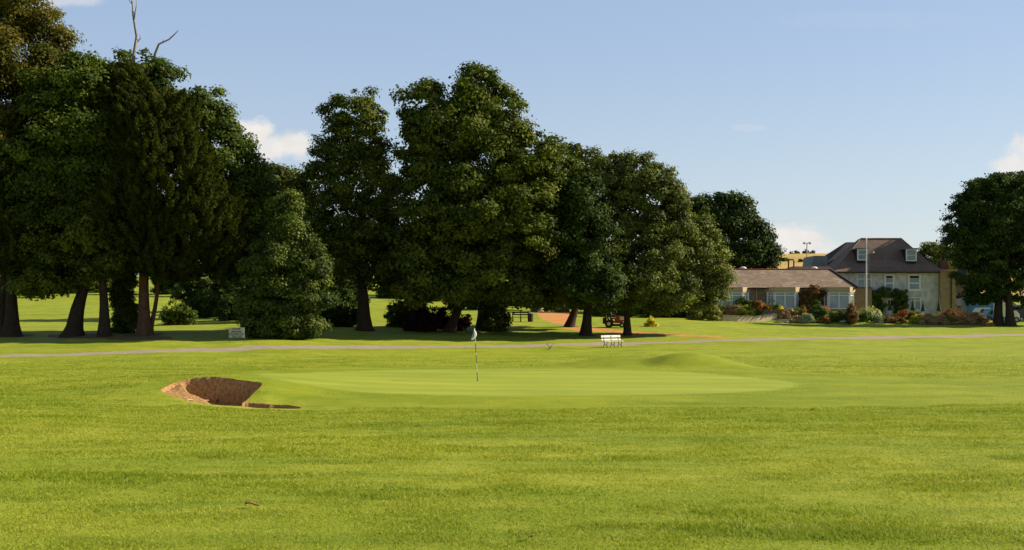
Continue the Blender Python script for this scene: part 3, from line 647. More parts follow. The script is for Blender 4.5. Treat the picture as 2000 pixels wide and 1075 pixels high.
# --- distant wood: individual trees on the rising ground behind
hz = [(-30, 545, 70, 60, 190), (60, 530, 55, 45, 215), (130, 535, 55, 48, 205), (200, 530, 55, 52, 210), (330, 535, 50, 48, 200), (400, 560, 34, 36, 140), (450, 570, 32, 34, 135), (470, 520, 50, 55, 190), (600, 525, 50, 55, 180), (650, 500, 50, 55, 190),
      (790, 500, 40, 40, 190), (850, 535, 50, 48, 185), (920, 540, 50, 45, 190), (990, 545, 46, 42, 180), (1050, 540, 46, 44, 178), (1110, 550, 46, 44, 172), (1170, 555, 40, 42, 165), (1220, 560, 44, 40, 160), (1280, 560, 44, 40, 158), (1340, 575, 40, 32, 150), (1010, 480, 60, 50, 200), (1130, 480, 60, 50, 190), (860, 470, 60, 50, 200)]
proto = None
for i, (a, b, w, h, D) in enumerate(hz):
    if i % 4 == 0:
        rt = empty('woodland_tree', (0, 0, 0))
        B = [(0, 0, 7.0, 3.6, 3.4, 3.2), (-2.2, 0, 4.6, 2.6, 2.6, 2.4), (2.2, .3, 4.9, 2.8, 2.7, 2.6), (.5, -.6, 9.2, 2.3, 2.3, 2.2), (0, 0, 3.2, 3.0, 2.6, 1.8), (-1.8, 0, 1.5, 2.3, 2.0, 1.5), (1.9, 0, 1.6, 2.4, 2.0, 1.5)]
        trunk_mesh((0, 0, 0), (0.2, 0, 6), .35, .15, rt, M['bark'], (), i)
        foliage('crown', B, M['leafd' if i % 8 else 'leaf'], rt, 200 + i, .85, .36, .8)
        o = rt
    else:
        o = rt.copy(); S.collection.objects.link(o)
        for ch in rt.children:
            c = ch.copy(); S.collection.objects.link(c); c.parent = o
    s = D / F; g = gp(a, D); topz = Z_(b - h, D); sc = max(.35, (topz - g.z) / 11.2)
    o.location = g; wx = max(.8, w * s / 4.6) 
    o.scale = (min(wx, sc * 1.5), min(wx, sc * 1.5), sc); o.rotation_euler = (0, 0, i * 1.3)
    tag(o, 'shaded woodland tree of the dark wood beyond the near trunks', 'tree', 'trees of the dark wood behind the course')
# thin pale trunks at the edge of the wood
for (px, py0, py1, D, r_, nm, lb) in [(1055, 592, 560, 150, .32, 'birch_tree', 'pale slim trunk catching the sun at the wood edge, beyond the dark bench'), (1071, 592, 568, 152, .25, 'birch_tree', 'thinner pale trunk beside the slim sunlit trunk at the wood edge')]:
    g = gp(px, D); rt = empty(nm, g, 0, lb, 'tree', 'pale trunks at the edge of the wood')
    trunk_mesh(g, g + Vector((-.5, 0, 5.5)), r_, r_ * .5, rt, M['birch'], (), int(px))
    foliage('crown', [(g.x, g.y, g.z + 7.5, 3, 2.6, 2.6), (g.x + 1.5, g.y, g.z + 5.8, 2, 2, 1.4)], M['leafd'], rt, int(px), .8, .34, .8)
for (px, D, lb) in [(133, 185, 'leftmost thin sapling far out on the sunny lawn'), (155, 182, 'thin sapling far out on the sunny lawn, seen left of the leaning trunk')]:
    g = gp(px, D); rt = empty('sapling', g, 0, lb, 'tree', 'saplings on the far lawn')
    trunk_mesh(g, g + Vector((0, 0, 3.2)), .12, .07, rt, M['bark'], (), px, bend=.1)
    foliage('crown', [(g.x, g.y, g.z + 4.2, 1.7, 1.6, 1.5), (g.x + .7, g.y, g.z + 3.3, 1.2, 1.1, .9)], M['leaf'], rt, px, .6, .3, .8)

# ------------------------------------------------------------ shrubs
def bush(name, label, px, pyb, w, h, mat, seed, cr=.3, leaf=.14, D=None, cat='shrub', group=None, flowers=None, spike=False, cover=1.0, fy=.8):
    g = hit(px, pyb, 20, 490) if D is None else gp(px, D)
    s = g.y / F; W_, H_ = w * s, h * s
    r = random.Random(seed); B = []
    n = max(3, int(W_ / (H_ * .55)) + 1)
    for i in range(n):
        t = (i + .5) / n - .5
        hh = H_ * (1 - .35 * abs(t) * 2) * r.uniform(.62, 1.18)
        B.append((g.x + t * W_ * .85 + r.uniform(-.12, .12) * W_ / n, g.y + r.uniform(-.25, .25) * H_, g.z + hh * .45, W_ / n * r.uniform(.5, .8), max(W_ / n * .6, H_ * .4) * fy, hh * .55))
    rt = empty(name, g, 0, label, cat, group)
    # loose shoots that break the outline
    q = np.random.default_rng(seed + 9); m = int(40 + 30 * W_); px_ = g.x + q.uniform(-.5, .5, m) * W_ * .85; py_ = g.y + q.uniform(-.3, .3, m) * H_
    pz_ = g.z + H_ * (1 - .5 * np.abs((px_ - g.x) / W_ * 2) ** 2) * q.uniform(.6, 1.12, m); pos = np.stack([px_, py_, pz_], -1)
    dv = norm(np.stack([q.normal(size=m) * .5, q.normal(size=m) * .5, np.ones(m)], -1)); nn = norm(q.normal(size=(m, 3)) + np.array([0, -.5, 0]))
    L = leaf * q.uniform(1.6, 3.0, m)
    foliage('foliage', B, M[mat], rt, seed, min(cr, H_ * .35), leaf, cover, extra=leaf_quads(pos, nn, L, L * .28, q, dirv=dv), inner=.6)
    if flowers:
        P, N, T, q = crown_points([(b[0], b[1], b[2] + b[5] * .25, b[3] * 1.0, b[4] * 1.0, b[5] * .85) for b in B], seed + 1, min(cr, H_ * .3), .22, .5, back=.4)
        n = len(P); L = q.uniform(.10, .18, n)
        tag(mesh_np('flowers', leaf_quads(P, N, L, L, q).reshape(-1, 3), [np.arange(4 * n).reshape(-1, 4)], M[flowers], rt, tint=np.repeat(T, 4)), kind='stuff')
    return rt
for nm, c, c2 in [('fl_red', (.42, .06, .03), (.60, .15, .05)), ('fl_pink', (.60, .05, .06), (.8, .12, .09)), ('fl_orange', (.7, .22, .02), (.75, .34, .03)), ('fl_yellow', (.75, .55, .03), (.8, .65, .06)), ('fl_white', (.7, .65, .55), (.8, .8, .75)),
                  ('tan', (.28, .17, .09), (.50, .33, .19)), ('silver', (.20, .25, .16), (.42, .46, .32)), ('lime', (.16, .20, .02), (.36, .36, .05)), ('olive', (.10, .11, .02), (.26, .24, .06)), ('rust', (.10, .055, .015), (.24, .13, .04)), ('mid', (.035, .07, .012), (.12, .17, .03)), ('yellowb', (.45, .38, .02), (.75, .62, .05)), ('darkred', (.022, .008, .007), (.045, .015, .012))]:
    M[nm] = leafmat('plant_' + nm, c, c2, .2)
for k, (px, w, h, D) in enumerate([(965, 80, 44, 158), (1020, 70, 40, 166), (1080, 80, 44, 168), (1135, 70, 42, 160), (1185, 70, 40, 150), (1240, 80, 44, 146), (1300, 80, 40, 144), (1350, 60, 36, 140), (610, 60, 60, 150), (560, 60, 60, 140), (500, 60, 50, 135), (760, 44, 26, 185), (905, 60, 30, 150), (690, 50, 46, 150), (830, 60, 40, 175)]):
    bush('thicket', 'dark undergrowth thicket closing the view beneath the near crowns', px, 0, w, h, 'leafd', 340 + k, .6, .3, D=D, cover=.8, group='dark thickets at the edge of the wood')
bush('wild_shrub', 'leafy shrub of spotty sunlit leaves between the tall middle tree and the red-leaved shrub', 795, 0, 80, 68, 'leafy', 301, .4, .2, D=110)
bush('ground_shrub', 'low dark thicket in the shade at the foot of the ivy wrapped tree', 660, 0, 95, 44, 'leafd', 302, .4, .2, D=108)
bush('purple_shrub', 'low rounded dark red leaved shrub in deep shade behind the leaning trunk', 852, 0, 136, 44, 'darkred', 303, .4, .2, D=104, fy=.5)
bush('yellow_shrub', 'small bright yellow shrub standing under the maples', 1272, 0, 18, 19, 'yellowb', 304, .25, .14, D=116)
bush('hanging_foliage', 'green leaf mass standing in for foliage hanging from the side of the big yew', 345, 0, 62, 46, 'leaf', 305, .35, .2, D=114, cover=.6)  # separate leaf mound added in place of the yew's hanging side foliage
bush('wood_shrub', 'dark rounded bush at the back of the lawn, left of the holly', 400, 0, 70, 48, 'leafd', 306, .5, .24, D=128)
bush('wood_shrub', 'dark bush hidden behind the left side of the holly', 455, 0, 60, 50, 'leafd', 307, .5, .24, D=122)
bush('wood_shrub', 'small pale green bush at the wood edge left of the sunlit slim trunks', 1043, 0, 9, 12, 'olive', 308, .3, .2, D=148)
bush('wood_shrub', 'pale green bush at the wood edge right of the sunlit slim trunks', 1098, 0, 24, 12, 'olive', 309, .3, .2, D=148)
bush('wood_shrub', 'dark thicket behind the red mower', 1200, 0, 90, 42, 'mid', 310, .5, .24, D=136)
bush('wood_shrub', 'dark thicket under the right maple behind the yellow shrub', 1310, 0, 110, 46, 'leafd', 311, .5, .24, D=136)
bush('wood_shrub', 'spiky green shrub left of the bungalow at the head of the lawn', 1378, 0, 60, 34, 'olive', 312, .4, .2, D=131)
# ------------------------------------------------------------ building materials
def brickmat(name, a, b, mort, sc, rough=.9):
    m, nt = mat_new(name); tcn = nd(nt, 'ShaderNodeNewGeometry')
    sp = nd(nt, 'ShaderNodeSeparateXYZ', {0: tcn.outputs['Position']}); uv = nd(nt, 'ShaderNodeCombineXYZ', {0: mth(nt, 'ADD', sp.outputs[0], sp.outputs[1]), 1: sp.outputs[2]})
    br = nd(nt, 'ShaderNodeTexBrick', {'Vector': uv.outputs[0], 'Color1': (*a, 1), 'Color2': (*b, 1), 'Mortar': (*mort, 1), 'Scale': sc, 'Mortar Size': .02, 'Bias': 0.0})
    n = nd(nt, 'ShaderNodeTexNoise', {'Vector': tcn.outputs['Position'], 'Scale': 1.6, 'Detail': 5.0})
    col = mix(nt, mth(nt, 'MULTIPLY', ramp(nt, n.outputs[0], .35, .7), .4), br.outputs[0], tuple(x * .6 for x in a))
    out(nt, nd(nt, 'ShaderNodeBsdfPrincipled', {'Base Color': col, 'Roughness': rough, 'Specular IOR Level': .15}).outputs[0]); return m
def roofmat(name, a, b, moss, sc=3.2):
    m, nt = mat_new(name); g = nd(nt, 'ShaderNodeNewGeometry')
    sp = nd(nt, 'ShaderNodeSeparateXYZ', {0: g.outputs['Position']}); uv = nd(nt, 'ShaderNodeCombineXYZ', {0: mth(nt, 'ADD', sp.outputs[0], mth(nt, 'MULTIPLY', sp.outputs[1], .3)), 1: mth(nt, 'MULTIPLY', sp.outputs[2], 1.6)})
    br = nd(nt, 'ShaderNodeTexBrick', {'Vector': uv.outputs[0], 'Color1': (*a, 1), 'Color2': (*b, 1), 'Mortar': tuple(x * .5 for x in a) + (1,), 'Scale': sc, 'Mortar Size': .03, 'Bias': 0.0})
    mp = nd(nt, 'ShaderNodeMapping', {0: g.outputs['Position'], 3: (.5, .5, 1.6)})
    n = nd(nt, 'ShaderNodeTexNoise', {'Vector': mp.outputs[0], 'Scale': 2.8, 'Detail': 6.0, 'Roughness': .75})
    n2_ = nd(nt, 'ShaderNodeTexNoise', {'Vector': g.outputs['Position'], 'Scale': .6, 'Detail': 4.0})
    col = mix(nt, mth(nt, 'MULTIPLY', ramp(nt, n.outputs[0], .48, .60), .6), br.outputs[0], moss)
    col = mix(nt, mth(nt, 'MULTIPLY', ramp(nt, n2_.outputs[0], .4, .7), .45), col, tuple(x * .55 for x in a))
    out(nt, nd(nt, 'ShaderNodeBsdfPrincipled', {'Base Color': col, 'Roughness': .9, 'Specular IOR Level': .15}).outputs[0]); return m
M['roof_b'] = roofmat('bungalow_tiles', (.205, .15, .112), (.265, .20, .15), (.34, .29, .20))
M['roof_h'] = roofmat('house_slates', (.19, .135, .105), (.24, .17, .135), (.23, .17, .13), 4)
M['slate'] = roofmat('dark_slates', (.030, .030, .034), (.042, .042, .048), (.055, .052, .05), 4)
M['lead'] = simple('grey_lead', (.13, .14, .14), (.19, .20, .20), 1.2, .6, 0, .3, stretch=(3, 3, .6))
M['render_b'] = simple('brown_render', (.24, .175, .115), (.19, .14, .09), 2.0, .9, .1)
M['fascia'] = simple('cream_fascia', (.44, .34, .19), (.38, .29, .16), 3, .7, 0, .2, stretch=(6, 6, .2))
M['white'] = simple('white_paint', (.74, .73, .68), (.66, .65, .60), 2, .5, 0, .4)
M['whites'] = simple('white_sill', (.62, .62, .56), (.5, .5, .45), 2, .6, 0, .3)
M['house'] = simple('grey_render', (.58, .59, .57), (.38, .39, .38), 1.6, .95, .2, .1, stretch=(1, 1, .7))
M['buff'] = simple('buff_wall', (.33, .245, .135), (.26, .19, .10), 2, .95, .1, .1)
M['brick'] = brickmat('red_brick', (.17, .055, .035), (.12, .04, .03), (.2, .16, .13), 5)
M['pink'] = brickmat('pink_brown_stone', (.34, .21, .16), (.26, .15, .12), (.3, .24, .2), 3)
M['stone'] = brickmat('limestone_wall', (.58, .49, .36), (.48, .38, .27), (.22, .17, .12), 2.4)
M['rock'] = simple('rock', (.46, .38, .27), (.26, .19, .13), 3, .95, .6, .1)
M['ridge'] = simple('ridge_tiles', (.20, .035, .025), (.13, .03, .025), 4, .8)
M['glass'] = simple('window_glass', (.30, .38, .44), (.22, .29, .34), .5, .12, 0, .6)  # pale blue base paints in the sky reflection and the blinds behind
M['glassd'] = simple('dark_glass', (.015, .018, .015), (.03, .03, .028), 1, .1, 0, .6)
M['curtain'] = simple('net_curtain', (.36, .37, .33), (.28, .29, .26), 3, .9, 0, .1, stretch=(8, 8, .3))
M['black'] = simple('black_paint', (.012, .012, .012), (.02, .02, .02), 4, .6)
M['rubber'] = simple('rubber', (.02, .02, .02), (.03, .03, .028), 8, .9)
M['rustm'] = simple('rusty_pipe', (.16, .08, .035), (.10, .05, .03), 5, .8)
M['galv'] = simple('galvanised', (.35, .36, .36), (.28, .29, .29), 3, .5, 0, .4)
M['gutter'] = simple('dark_gutter', (.035, .02, .015), (.03, .018, .014), 4, .7)
M['parasol'] = simple('green_canvas', (.012, .05, .035), (.008, .035, .025), 5, .9)
M['wood'] = simple('dark_wood', (.05, .035, .022), (.03, .022, .015), 7, .85, .2)
M['benchw'] = simple('white_bench_paint', (.80, .76, .66), (.68, .63, .52), 9, .6, 0, .3)
M['iron'] = simple('dark_iron', (.05, .05, .03), (.03, .03, .02), 9, .6)
M['red'] = simple('red_paint', (.42, .02, .02), (.3, .015, .015), 3, .35, 0, .5)
M['vanw'] = simple('white_car_paint', (.72, .73, .70), (.66, .67, .64), 1, .3, 0, .5)
M['blue'] = simple('blue_paint', (.03, .16, .36), (.025, .13, .3), 1, .4, 0, .5)
M['lblue'] = simple('light_blue_paint', (.12, .30, .46), (.1, .26, .4), 1, .35, 0, .5)
M['dblue'] = simple('dark_car_paint', (.02, .02, .05), (.016, .016, .04), 1, .25, 0, .5)
M['orange'] = simple('orange_plastic', (.75, .16, .02), (.6, .12, .02), 3, .6)
M['sign'] = simple('sign_board', (.42, .42, .37), (.34, .34, .29), 12, .6, 0, .3)
M['ink'] = simple('sign_ink', (.06, .04, .03), (.05, .035, .025), 9, .8)
M['flag'] = simple('white_cloth', (.80, .80, .80), (.7, .7, .72), 10, .9)
_nt = M['flag'].node_tree; _o = [n for n in _nt.nodes if n.type == 'OUTPUT_MATERIAL'][0]; _p = [n for n in _nt.nodes if n.type == 'BSDF_PRINCIPLED'][0]
_t = nd(_nt, 'ShaderNodeBsdfTranslucent', {0: (.9, .9, .9, 1)}); _nt.links.new(nd(_nt, 'ShaderNodeMixShader', {0: .5, 1: _p.outputs[0], 2: _t.outputs[0]}).outputs[0], _o.inputs[0])   # thin nylon lets the sun through
M['flagd'] = simple('blue_cloth', (.10, .11, .24), (.08, .09, .18), 10, .9)
M['skin'] = simple('skin', (.42, .24, .16), (.38, .21, .14), 9, .6)
M['cloth'] = simple('mauve_grey_clothing', (.10, .075, .085), (.07, .055, .06), 9, .9)
M['feather'] = simple('black_feathers', (.014, .013, .016), (.02, .018, .02), 20, .5)
M['pot'] = simple('pale_box_paint', (.36, .38, .34), (.3, .32, .28), 4, .8)

def roof_loft(mb, ring0, ring1):
    """quads between two plan rings given as lists of (x,y,z)"""
    n = len(ring0); return mb.add(list(ring0) + list(ring1), [(i, (i + 1) % n, (i + 1) % n + n, i + n) for i in range(n)])
def window(parent, x0, x1, z0, z1, y, nx=2, rails=(), fr=.07, mat='glass', dep=.10, name='window', fm='white', sill=True):
    """framed window standing proud of a wall that faces -y at depth y"""
    f = MB(); f.box(x0, x0 + fr, y - dep, y, z0, z1); f.box(x1 - fr, x1, y - dep, y, z0, z1)
    f.box(x0 + fr, x1 - fr, y - dep, y, z1 - fr, z1); f.box(x0 + fr, x1 - fr, y - dep, y, z0, z0 + fr)
    for i in range(1, nx):
        xm = x0 + (x1 - x0) * i / nx; f.box(xm - fr * .35, xm + fr * .35, y - dep + .01, y - .01, z0 + fr, z1 - fr)
    for t in rails:
        zm = z0 + (z1 - z0) * t; f.box(x0 + fr, x1 - fr, y - dep + .016, y - .012, zm - fr * .4, zm + fr * .4)
    if sill: f.box(x0 - .08, x1 + .08, y - dep - .08, y - .002, z0 - .09, z0 - .003)
    w = f.build(name, M[fm], parent)
    MB().box(x0 + fr * .5, x1 - fr * .5, y - dep * .55, y - dep * .3, z0 + fr * .5, z1 - fr * .5).build('pane', M[mat], w)
    return w

# ------------------------------------------------------------ bungalow
YB = 138.0
gb = gz(X_(1540, 139), 139); zb = Z_(614, YB)
bung = empty('bungalow', (X_(1540, YB), YB + 3, zb), 0, 'long single-storey clubhouse wing with a low brown tiled roof and three white bay windows', 'building')
xl, xr = X_(1352, YB), X_(1664, YB)
ze = Z_(562, YB)
MB().box(xl, xr, YB, YB + 9, zb - 1.6, ze - .02).build('wall', M['render_b'], bung)
zr = Z_(528, YB + 5); ov = .45
e0 = [(xl - ov, YB - ov, ze), (X_(1671, YB), YB - ov, ze), (X_(1671, YB), YB + 9 + ov, ze), (xl - ov, YB + 9 + ov, ze)]
rx1 = X_(1619, YB + 5); r0 = [(xl - ov, YB + 4.4, zr), (rx1, YB + 4.4, zr), (rx1, YB + 4.7, zr), (xl - ov, YB + 4.7, zr)]
mb = MB(); roof_loft(mb, [(a, b, c - .14) for a, b, c in e0], e0); roof_loft(mb, e0, r0); mb.add(r0, [(0, 1, 2, 3)]); mb.add([(a, b, c - .14) for a, b, c in e0], [(0, 3, 2, 1)])
rf = mb.build('roof', M['roof_b'], bung)
MB().tube([(xl - ov, YB + 4.55, zr + .04), (rx1, YB + 4.55, zr + .04)], .12, 8).build('ridge_tiles', M['ridge'], rf)
MB().tube([(rx1, YB + 4.5, zr + .04), (X_(1672, YB), YB - ov, ze + .04)], .13, 8).build('hip_tiles', M['gutter'], rf)
MB().box(xl - ov, X_(1671, YB), YB - ov - .1, YB - ov - .003, ze - .13, ze - .02).build('gutter', M['gutter'], bung)
MB().tube([(X_(1477, YB), YB - .1, ze - .15), (X_(1477, YB), YB - .1, zb)], .07, 8).build('downpipe', M['fascia'], bung)
def bay(px0, px1, cl=.75, cr_=1.0, front=1.15):
    D = YB - front; x0, x1 = X_(px0, D), X_(px1, D); yf = YB - front
    zs, zt = Z_(603.5, D), Z_(571, D); zf = Z_(561.2, D)
    plan_ = [(x0 - cl, YB - .01), (x0, yf), (x1, yf), (x1 + cr_, YB - .01)]
    def grow(k): return [(x0 - cl - k, YB - .01), (x0 - k * .45, yf - k), (x1 + k * .45, yf - k), (x1 + cr_ + k, YB - .01)]
    b = MB().prism(grow(-.03), zb - 1.6, zs - .06).build('bay_base', M['render_b'], bung)
    MB().prism(grow(.16), zt + .012, zf).build('bay_fascia', M['fascia'], bung)
    f = MB()
    def post(p, w=.07): f.prism([(p[0] - w, p[1] - w), (p[0] + w, p[1] - w), (p[0] + w, p[1] + w), (p[0] - w, p[1] + w)], zs + .06, zt)
    def lerp(a, b_, t): return (a[0] + (b_[0] - a[0]) * t, a[1] + (b_[1] - a[1]) * t)
    P0, P1, P2, P3 = plan_
    for p in (P1, P2, lerp(P1, P2, .5)): post(p, .06)
    for a, b_ in ((P0, P1), (P2, P3)): post(lerp(a, b_, .12), .09); post(lerp(a, b_, .5), .05); post(lerp(a, b_, .88), .09)
    zrail = zs + (zt - zs) * .80
    def rail(a, b_, z, h=.05, w=.05):
        dx, dy = b_[0] - a[0], b_[1] - a[1]; l = math.hypot(dx, dy); nx, ny = dy / l * w, -dx / l * w
        f.prism([(a[0] + nx, a[1] + ny), (b_[0] + nx, b_[1] + ny), (b_[0] - nx, b_[1] - ny), (a[0] - nx, a[1] - ny)], z - h, z + h)
    for a, b_ in ((P0, P1), (P1, P2), (P2, P3)): rail(a, b_, zrail, .045); rail(a, b_, zt - .06, .055, .055); rail(a, b_, zs + .03, .06, .09)
    w = f.build('bay_window', M['white'], bung)
    MB().prism([(x0 - cl + .04, YB - .03), (x0 + .02, yf + .04), (x1 - .02, yf + .04), (x1 + cr_ - .04, YB - .03)], zs + .02, zt - .03).build('pane', M['glass'], w)
    return w
bay(1411, 1449); bay(1514, 1552); bay(1619, 1658, cr_=.85)
# roof furniture
for k, (px, py) in enumerate([(1451, 525), (1590, 525)]):
    c = (X_(px, YB + 5.4), YB + 5.4, Z_(py + 3, YB + 5.4)); m_ = MB(); m_.tube([(c[0], c[1], zr - .8), (c[0], c[1], c[2] + .12)], .28, 10); m_.ball((c[0], c[1], c[2] + .22), .42, .42, .2, 12, 6)
    m_.build('roof_vent', M['whites'], rf, smooth=True)
m_ = MB(); c = (X_(1520, YB + 5), YB + 5, zr); m_.tube([(c[0], c[1], zr - .4), (c[0], c[1], zr + .15)], .08, 8); m_.ball((c[0], c[1], zr + .22), .15, .15, .13); m_.build('roof_vent', M['whites'], rf, smooth=True)
# climber against the wall between the bays
cl_ = empty('wall_climber', (X_(1585, 137), 136.9, gz(X_(1585, 137), 136.9)), 0, 'dark reddish climber on the bungalow wall between the middle and right bay windows', 'climbing plant')
s = 137 / F; foliage('foliage', [(X_(1588, 137), 137.2, Z_(588, 137), 20 * s, .55, 24 * s), (X_(1592, 137), 137.0, Z_(566, 137), 13 * s, .5, 9 * s), (X_(1572, 137), 137.2, Z_(580, 137), 10 * s, .5, 14 * s)], M['rust'], cl_, 401, .35, .17, 1.0, inner=.6)
MB().tube([(X_(1587, 137), 137.3, zb - .8), (X_(1585, 137), 137.4, zb + 2.0)], .08, 8).build('stem', M['bark'], cl_)

# ------------------------------------------------------------ low dark slate building behind the bungalow
zz = gz(X_(1570, 149), 149)
sb = empty('slate_outbuilding', (X_(1575, 149), 149, zz), 0, 'dark slate roofed outbuilding showing just above the bungalow ridge', 'building')
x0, x1 = X_(1518, 148), X_(1622, 148); zt = Z_(521, 149)
MB().box(x0, x1, 145.5, 152, zz - .5, Z_(533, 147)).build('wall', M['render_b'], sb)
mb = MB(); zq = Z_(533, 147); a0 = [(x0, 145, zq), (x1, 145, zq), (x1, 152.4, zq), (x0, 152.4, zq)]; a1 = [(X_(1546, 149), 148.4, zt), (x1, 148.4, zt), (x1, 148.8, zt), (X_(1546, 149), 148.8, zt)]
roof_loft(mb, a0, a1); mb.add(a1, [(0, 1, 2, 3)]); mb.add(a0, [(3, 2, 1, 0)]); mb.build('roof', M['slate'], sb)
mb = MB(); D = 147.5; mb.tube([(X_(1540, D), D, Z_(530, D)), (X_(1540, D), D, Z_(510, D)), (X_(1541, D), D, Z_(507.5, D)), (X_(1549, D), D, Z_(507.5, D)), (X_(1550.5, D), D, Z_(510, D)), (X_(1550.5, D), D, Z_(526, D))], .09, 8)
mb.build('pipe_hoop', M['rustm'], sb)
lb_ = empty('lead_roofed_block', (X_(1597, 153), 153, gz(X_(1597, 153), 153)), 0, 'flat-topped grey lead clad block left of the main house roof', 'building')
D = 152; MB().side([(X_(1582, D), zz), (X_(1612, D), zz), (X_(1612, D), Z_(500.5, D)), (X_(1587, D), Z_(500.5, D)), (X_(1585, D), Z_(502, D)), (X_(1582, D), Z_(520, D))], 151, 156).build('wall', M['lead'], lb_)

# ------------------------------------------------------------ main house
YH = 150.0
hx0, hx1 = X_(1624, YH), X_(1836, YH); zg = gz(X_(1740, YH), YH) - .1; zev = Z_(531, YH)
hs = empty('main_house', (X_(1740, YH), YH + 4, zg), 0, 'two-storey grey rendered house with a tall hipped dark slate roof and two dormers', 'building')
MB().box(hx0, hx1, YH, YH + 9, zg - .8, zev - .02).build('wall', M['house'], hs)
r0 = [(X_(1619, YH), YH - .5, zev), (X_(1840, YH), YH - .5, zev), (X_(1840, YH), YH + 9.5, zev), (X_(1619, YH), YH + 9.5, zev)]
r1 = [(X_(1647, 151.6), YH + 1.5, Z_(508, 151.5)), (X_(1808, 151.6), YH + 1.5, Z_(508, 151.5)), (X_(1808, 151.6), YH + 7.5, Z_(508, 151.5)), (X_(1647, 151.6), YH + 7.5, Z_(508, 151.5))]
zt = Z_(466.5, 154); r2 = [(X_(1681, 154), YH + 4, zt), (X_(1760, 154), YH + 4, zt), (X_(1760, 154), YH + 5, zt), (X_(1681, 154), YH + 5, zt)]
mb = MB(); roof_loft(mb, [(a, b, c - .16) for a, b, c in r0], r0); roof_loft(mb, r0, r1); roof_loft(mb, r1, r2); mb.add(r2, [(0, 1, 2, 3)]); mb.add([(a, b, c - .16) for a, b, c in r0], [(0, 3, 2, 1)])
hr = mb.build('roof', M['roof_h'], hs)
mb = MB(); mb.tube([r2[0], r2[1]], .10, 6)
for k in (0, 1): mb.tube([r0[k], r1[k], r2[k]], .09, 6)
mb.build('ridge_tiles', M['roof_b'], hr)
MB().box(X_(1619, YH), X_(1840, YH), YH - .62, YH - .503, zev - .16, zev - .03).build('gutter', M['gutter'], hs)
# left rear wing roof
mb = MB(); zl = Z_(473, 160); b0 = [(X_(1588, 157), 155, Z_(532, 155)), (X_(1690, 157), 155, Z_(532, 155)), (X_(1690, 157), 167, Z_(532, 155)), (X_(1588, 157), 167, Z_(532, 155))]
b1 = [(X_(1657, 160), 160.5, zl), (X_(1690, 160), 160.5, zl), (X_(1690, 160), 161.5, zl), (X_(1657, 160), 161.5, zl)]
roof_loft(mb, b0, b1); mb.add(b1, [(0, 1, 2, 3)]); mb.add(b0, [(3, 2, 1, 0)]); mb.build('rear_roof', M['slate'], hs)
MB().box(b0[0][0] + .4, b0[1][0], 155.4, 166.6, zg - .8, Z_(532.4, 155)).build('rear_wall', M['house'], hs)
for (pa, pb, py0, py1) in [(1674, 1693, 487, 509), (1769, 1790, 487, 510.5)]:
    D = YH + .75; x0, x1 = X_(pa, D), X_(pb, D); z0, z1 = Z_(py1, D), Z_(py0, D)
    dm = MB().box(x0 + .05, x1 - .05, D, D + 3.0, z0 - .25, z1).build('dormer', M['slate'], hs)
    MB().box(x0 - .18, x1 + .18, D - .3, D + 3.0, z1 + .002, z1 + .13).build('dormer_roof', M['lead'], dm)
    f = MB(); fr = .14; f.box(x0, x0 + fr, D - .12, D - .004, z0, z1 - .005); f.box(x1 - fr, x1, D - .12, D - .004, z0, z1 - .005); f.box(x0 + fr, x1 - fr, D - .12, D - .004, z1 - .16, z1 - .005); f.box(x0 + fr, x1 - fr, D - .12, D - .004, z0, z0 + .13)
    f.box(x0 + fr, x1 - fr, D - .10, D - .01, (z0 + z1) / 2 - .03, (z0 + z1) / 2 + .03)
    f.build('window', M['white'], dm)
    MB().box(x0 + fr - .02, x1 - fr + .02, D - .06, D - .03, z0 + .05, z1 - .05).build('pane', M['glass'], dm)
for (pa, pb, py0, py1, nx, rl) in [(1727, 1746.5, 536, 568, 1, (.45, .8)), (1773, 1798, 536, 568, 1, (.45, .8)), (1673, 1702, 534, 572, 2, (.7,))]:
    w = window(hs, X_(pa, YH), X_(pb, YH), Z_(py1, YH), Z_(py0, YH), YH, nx, rl, fr=.2 if nx == 1 else .12, mat='glass')
    if nx == 1: MB().box(X_(pa, YH) + .22, X_(pb, YH) - .22, YH - .088, YH - .072, Z_(py0 + 7.5, YH), Z_(py0 + 3.5, YH)).build('open_vent', M['glassd'], w)
window(hs, X_(1774, YH), X_(1799, YH), Z_(607, YH), Z_(581, YH), YH, 2, (.75,), fr=.13, mat='curtain')
d_ = MB().box(X_(1731, YH), X_(1747, YH), YH - .09, YH - .002, Z_(614, YH), Z_(583, YH)).build('door', M['white'], hs)
MB().box(X_(1734, YH), X_(1744, YH), YH - .10, YH - .092, Z_(598, YH), Z_(587, YH)).build('pane', M['glassd'], d_)
MB().ball((X_(1745, YH), YH - .12, Z_(600, YH)), .05, .05, .05).build('handle', M['iron'], d_)
MB().box(X_(1728, YH), X_(1750, YH), YH - .35, YH - .002, Z_(582.8, YH), Z_(580, YH)).build('door_hood', M['lead'], hs)
# single-storey brown link wall left of the house front
lk = empty('link_block', (X_(1684, 146), 146, gz(X_(1684, 146), 146) - .1), 0, 'brown single-storey link wall between the bungalow and the grey house', 'building')
mb = MB().box(X_(1664, 144), X_(1698, 144), 143, 149.9, zg - 1, Z_(563, 143)); mb.build('wall', M['render_b'], lk)
MB().box(X_(1663, 144), X_(1699, 144), 142.9, 149.9, Z_(563, 143) + .003, Z_(561.6, 143)).build('roof', M['gutter'], lk)
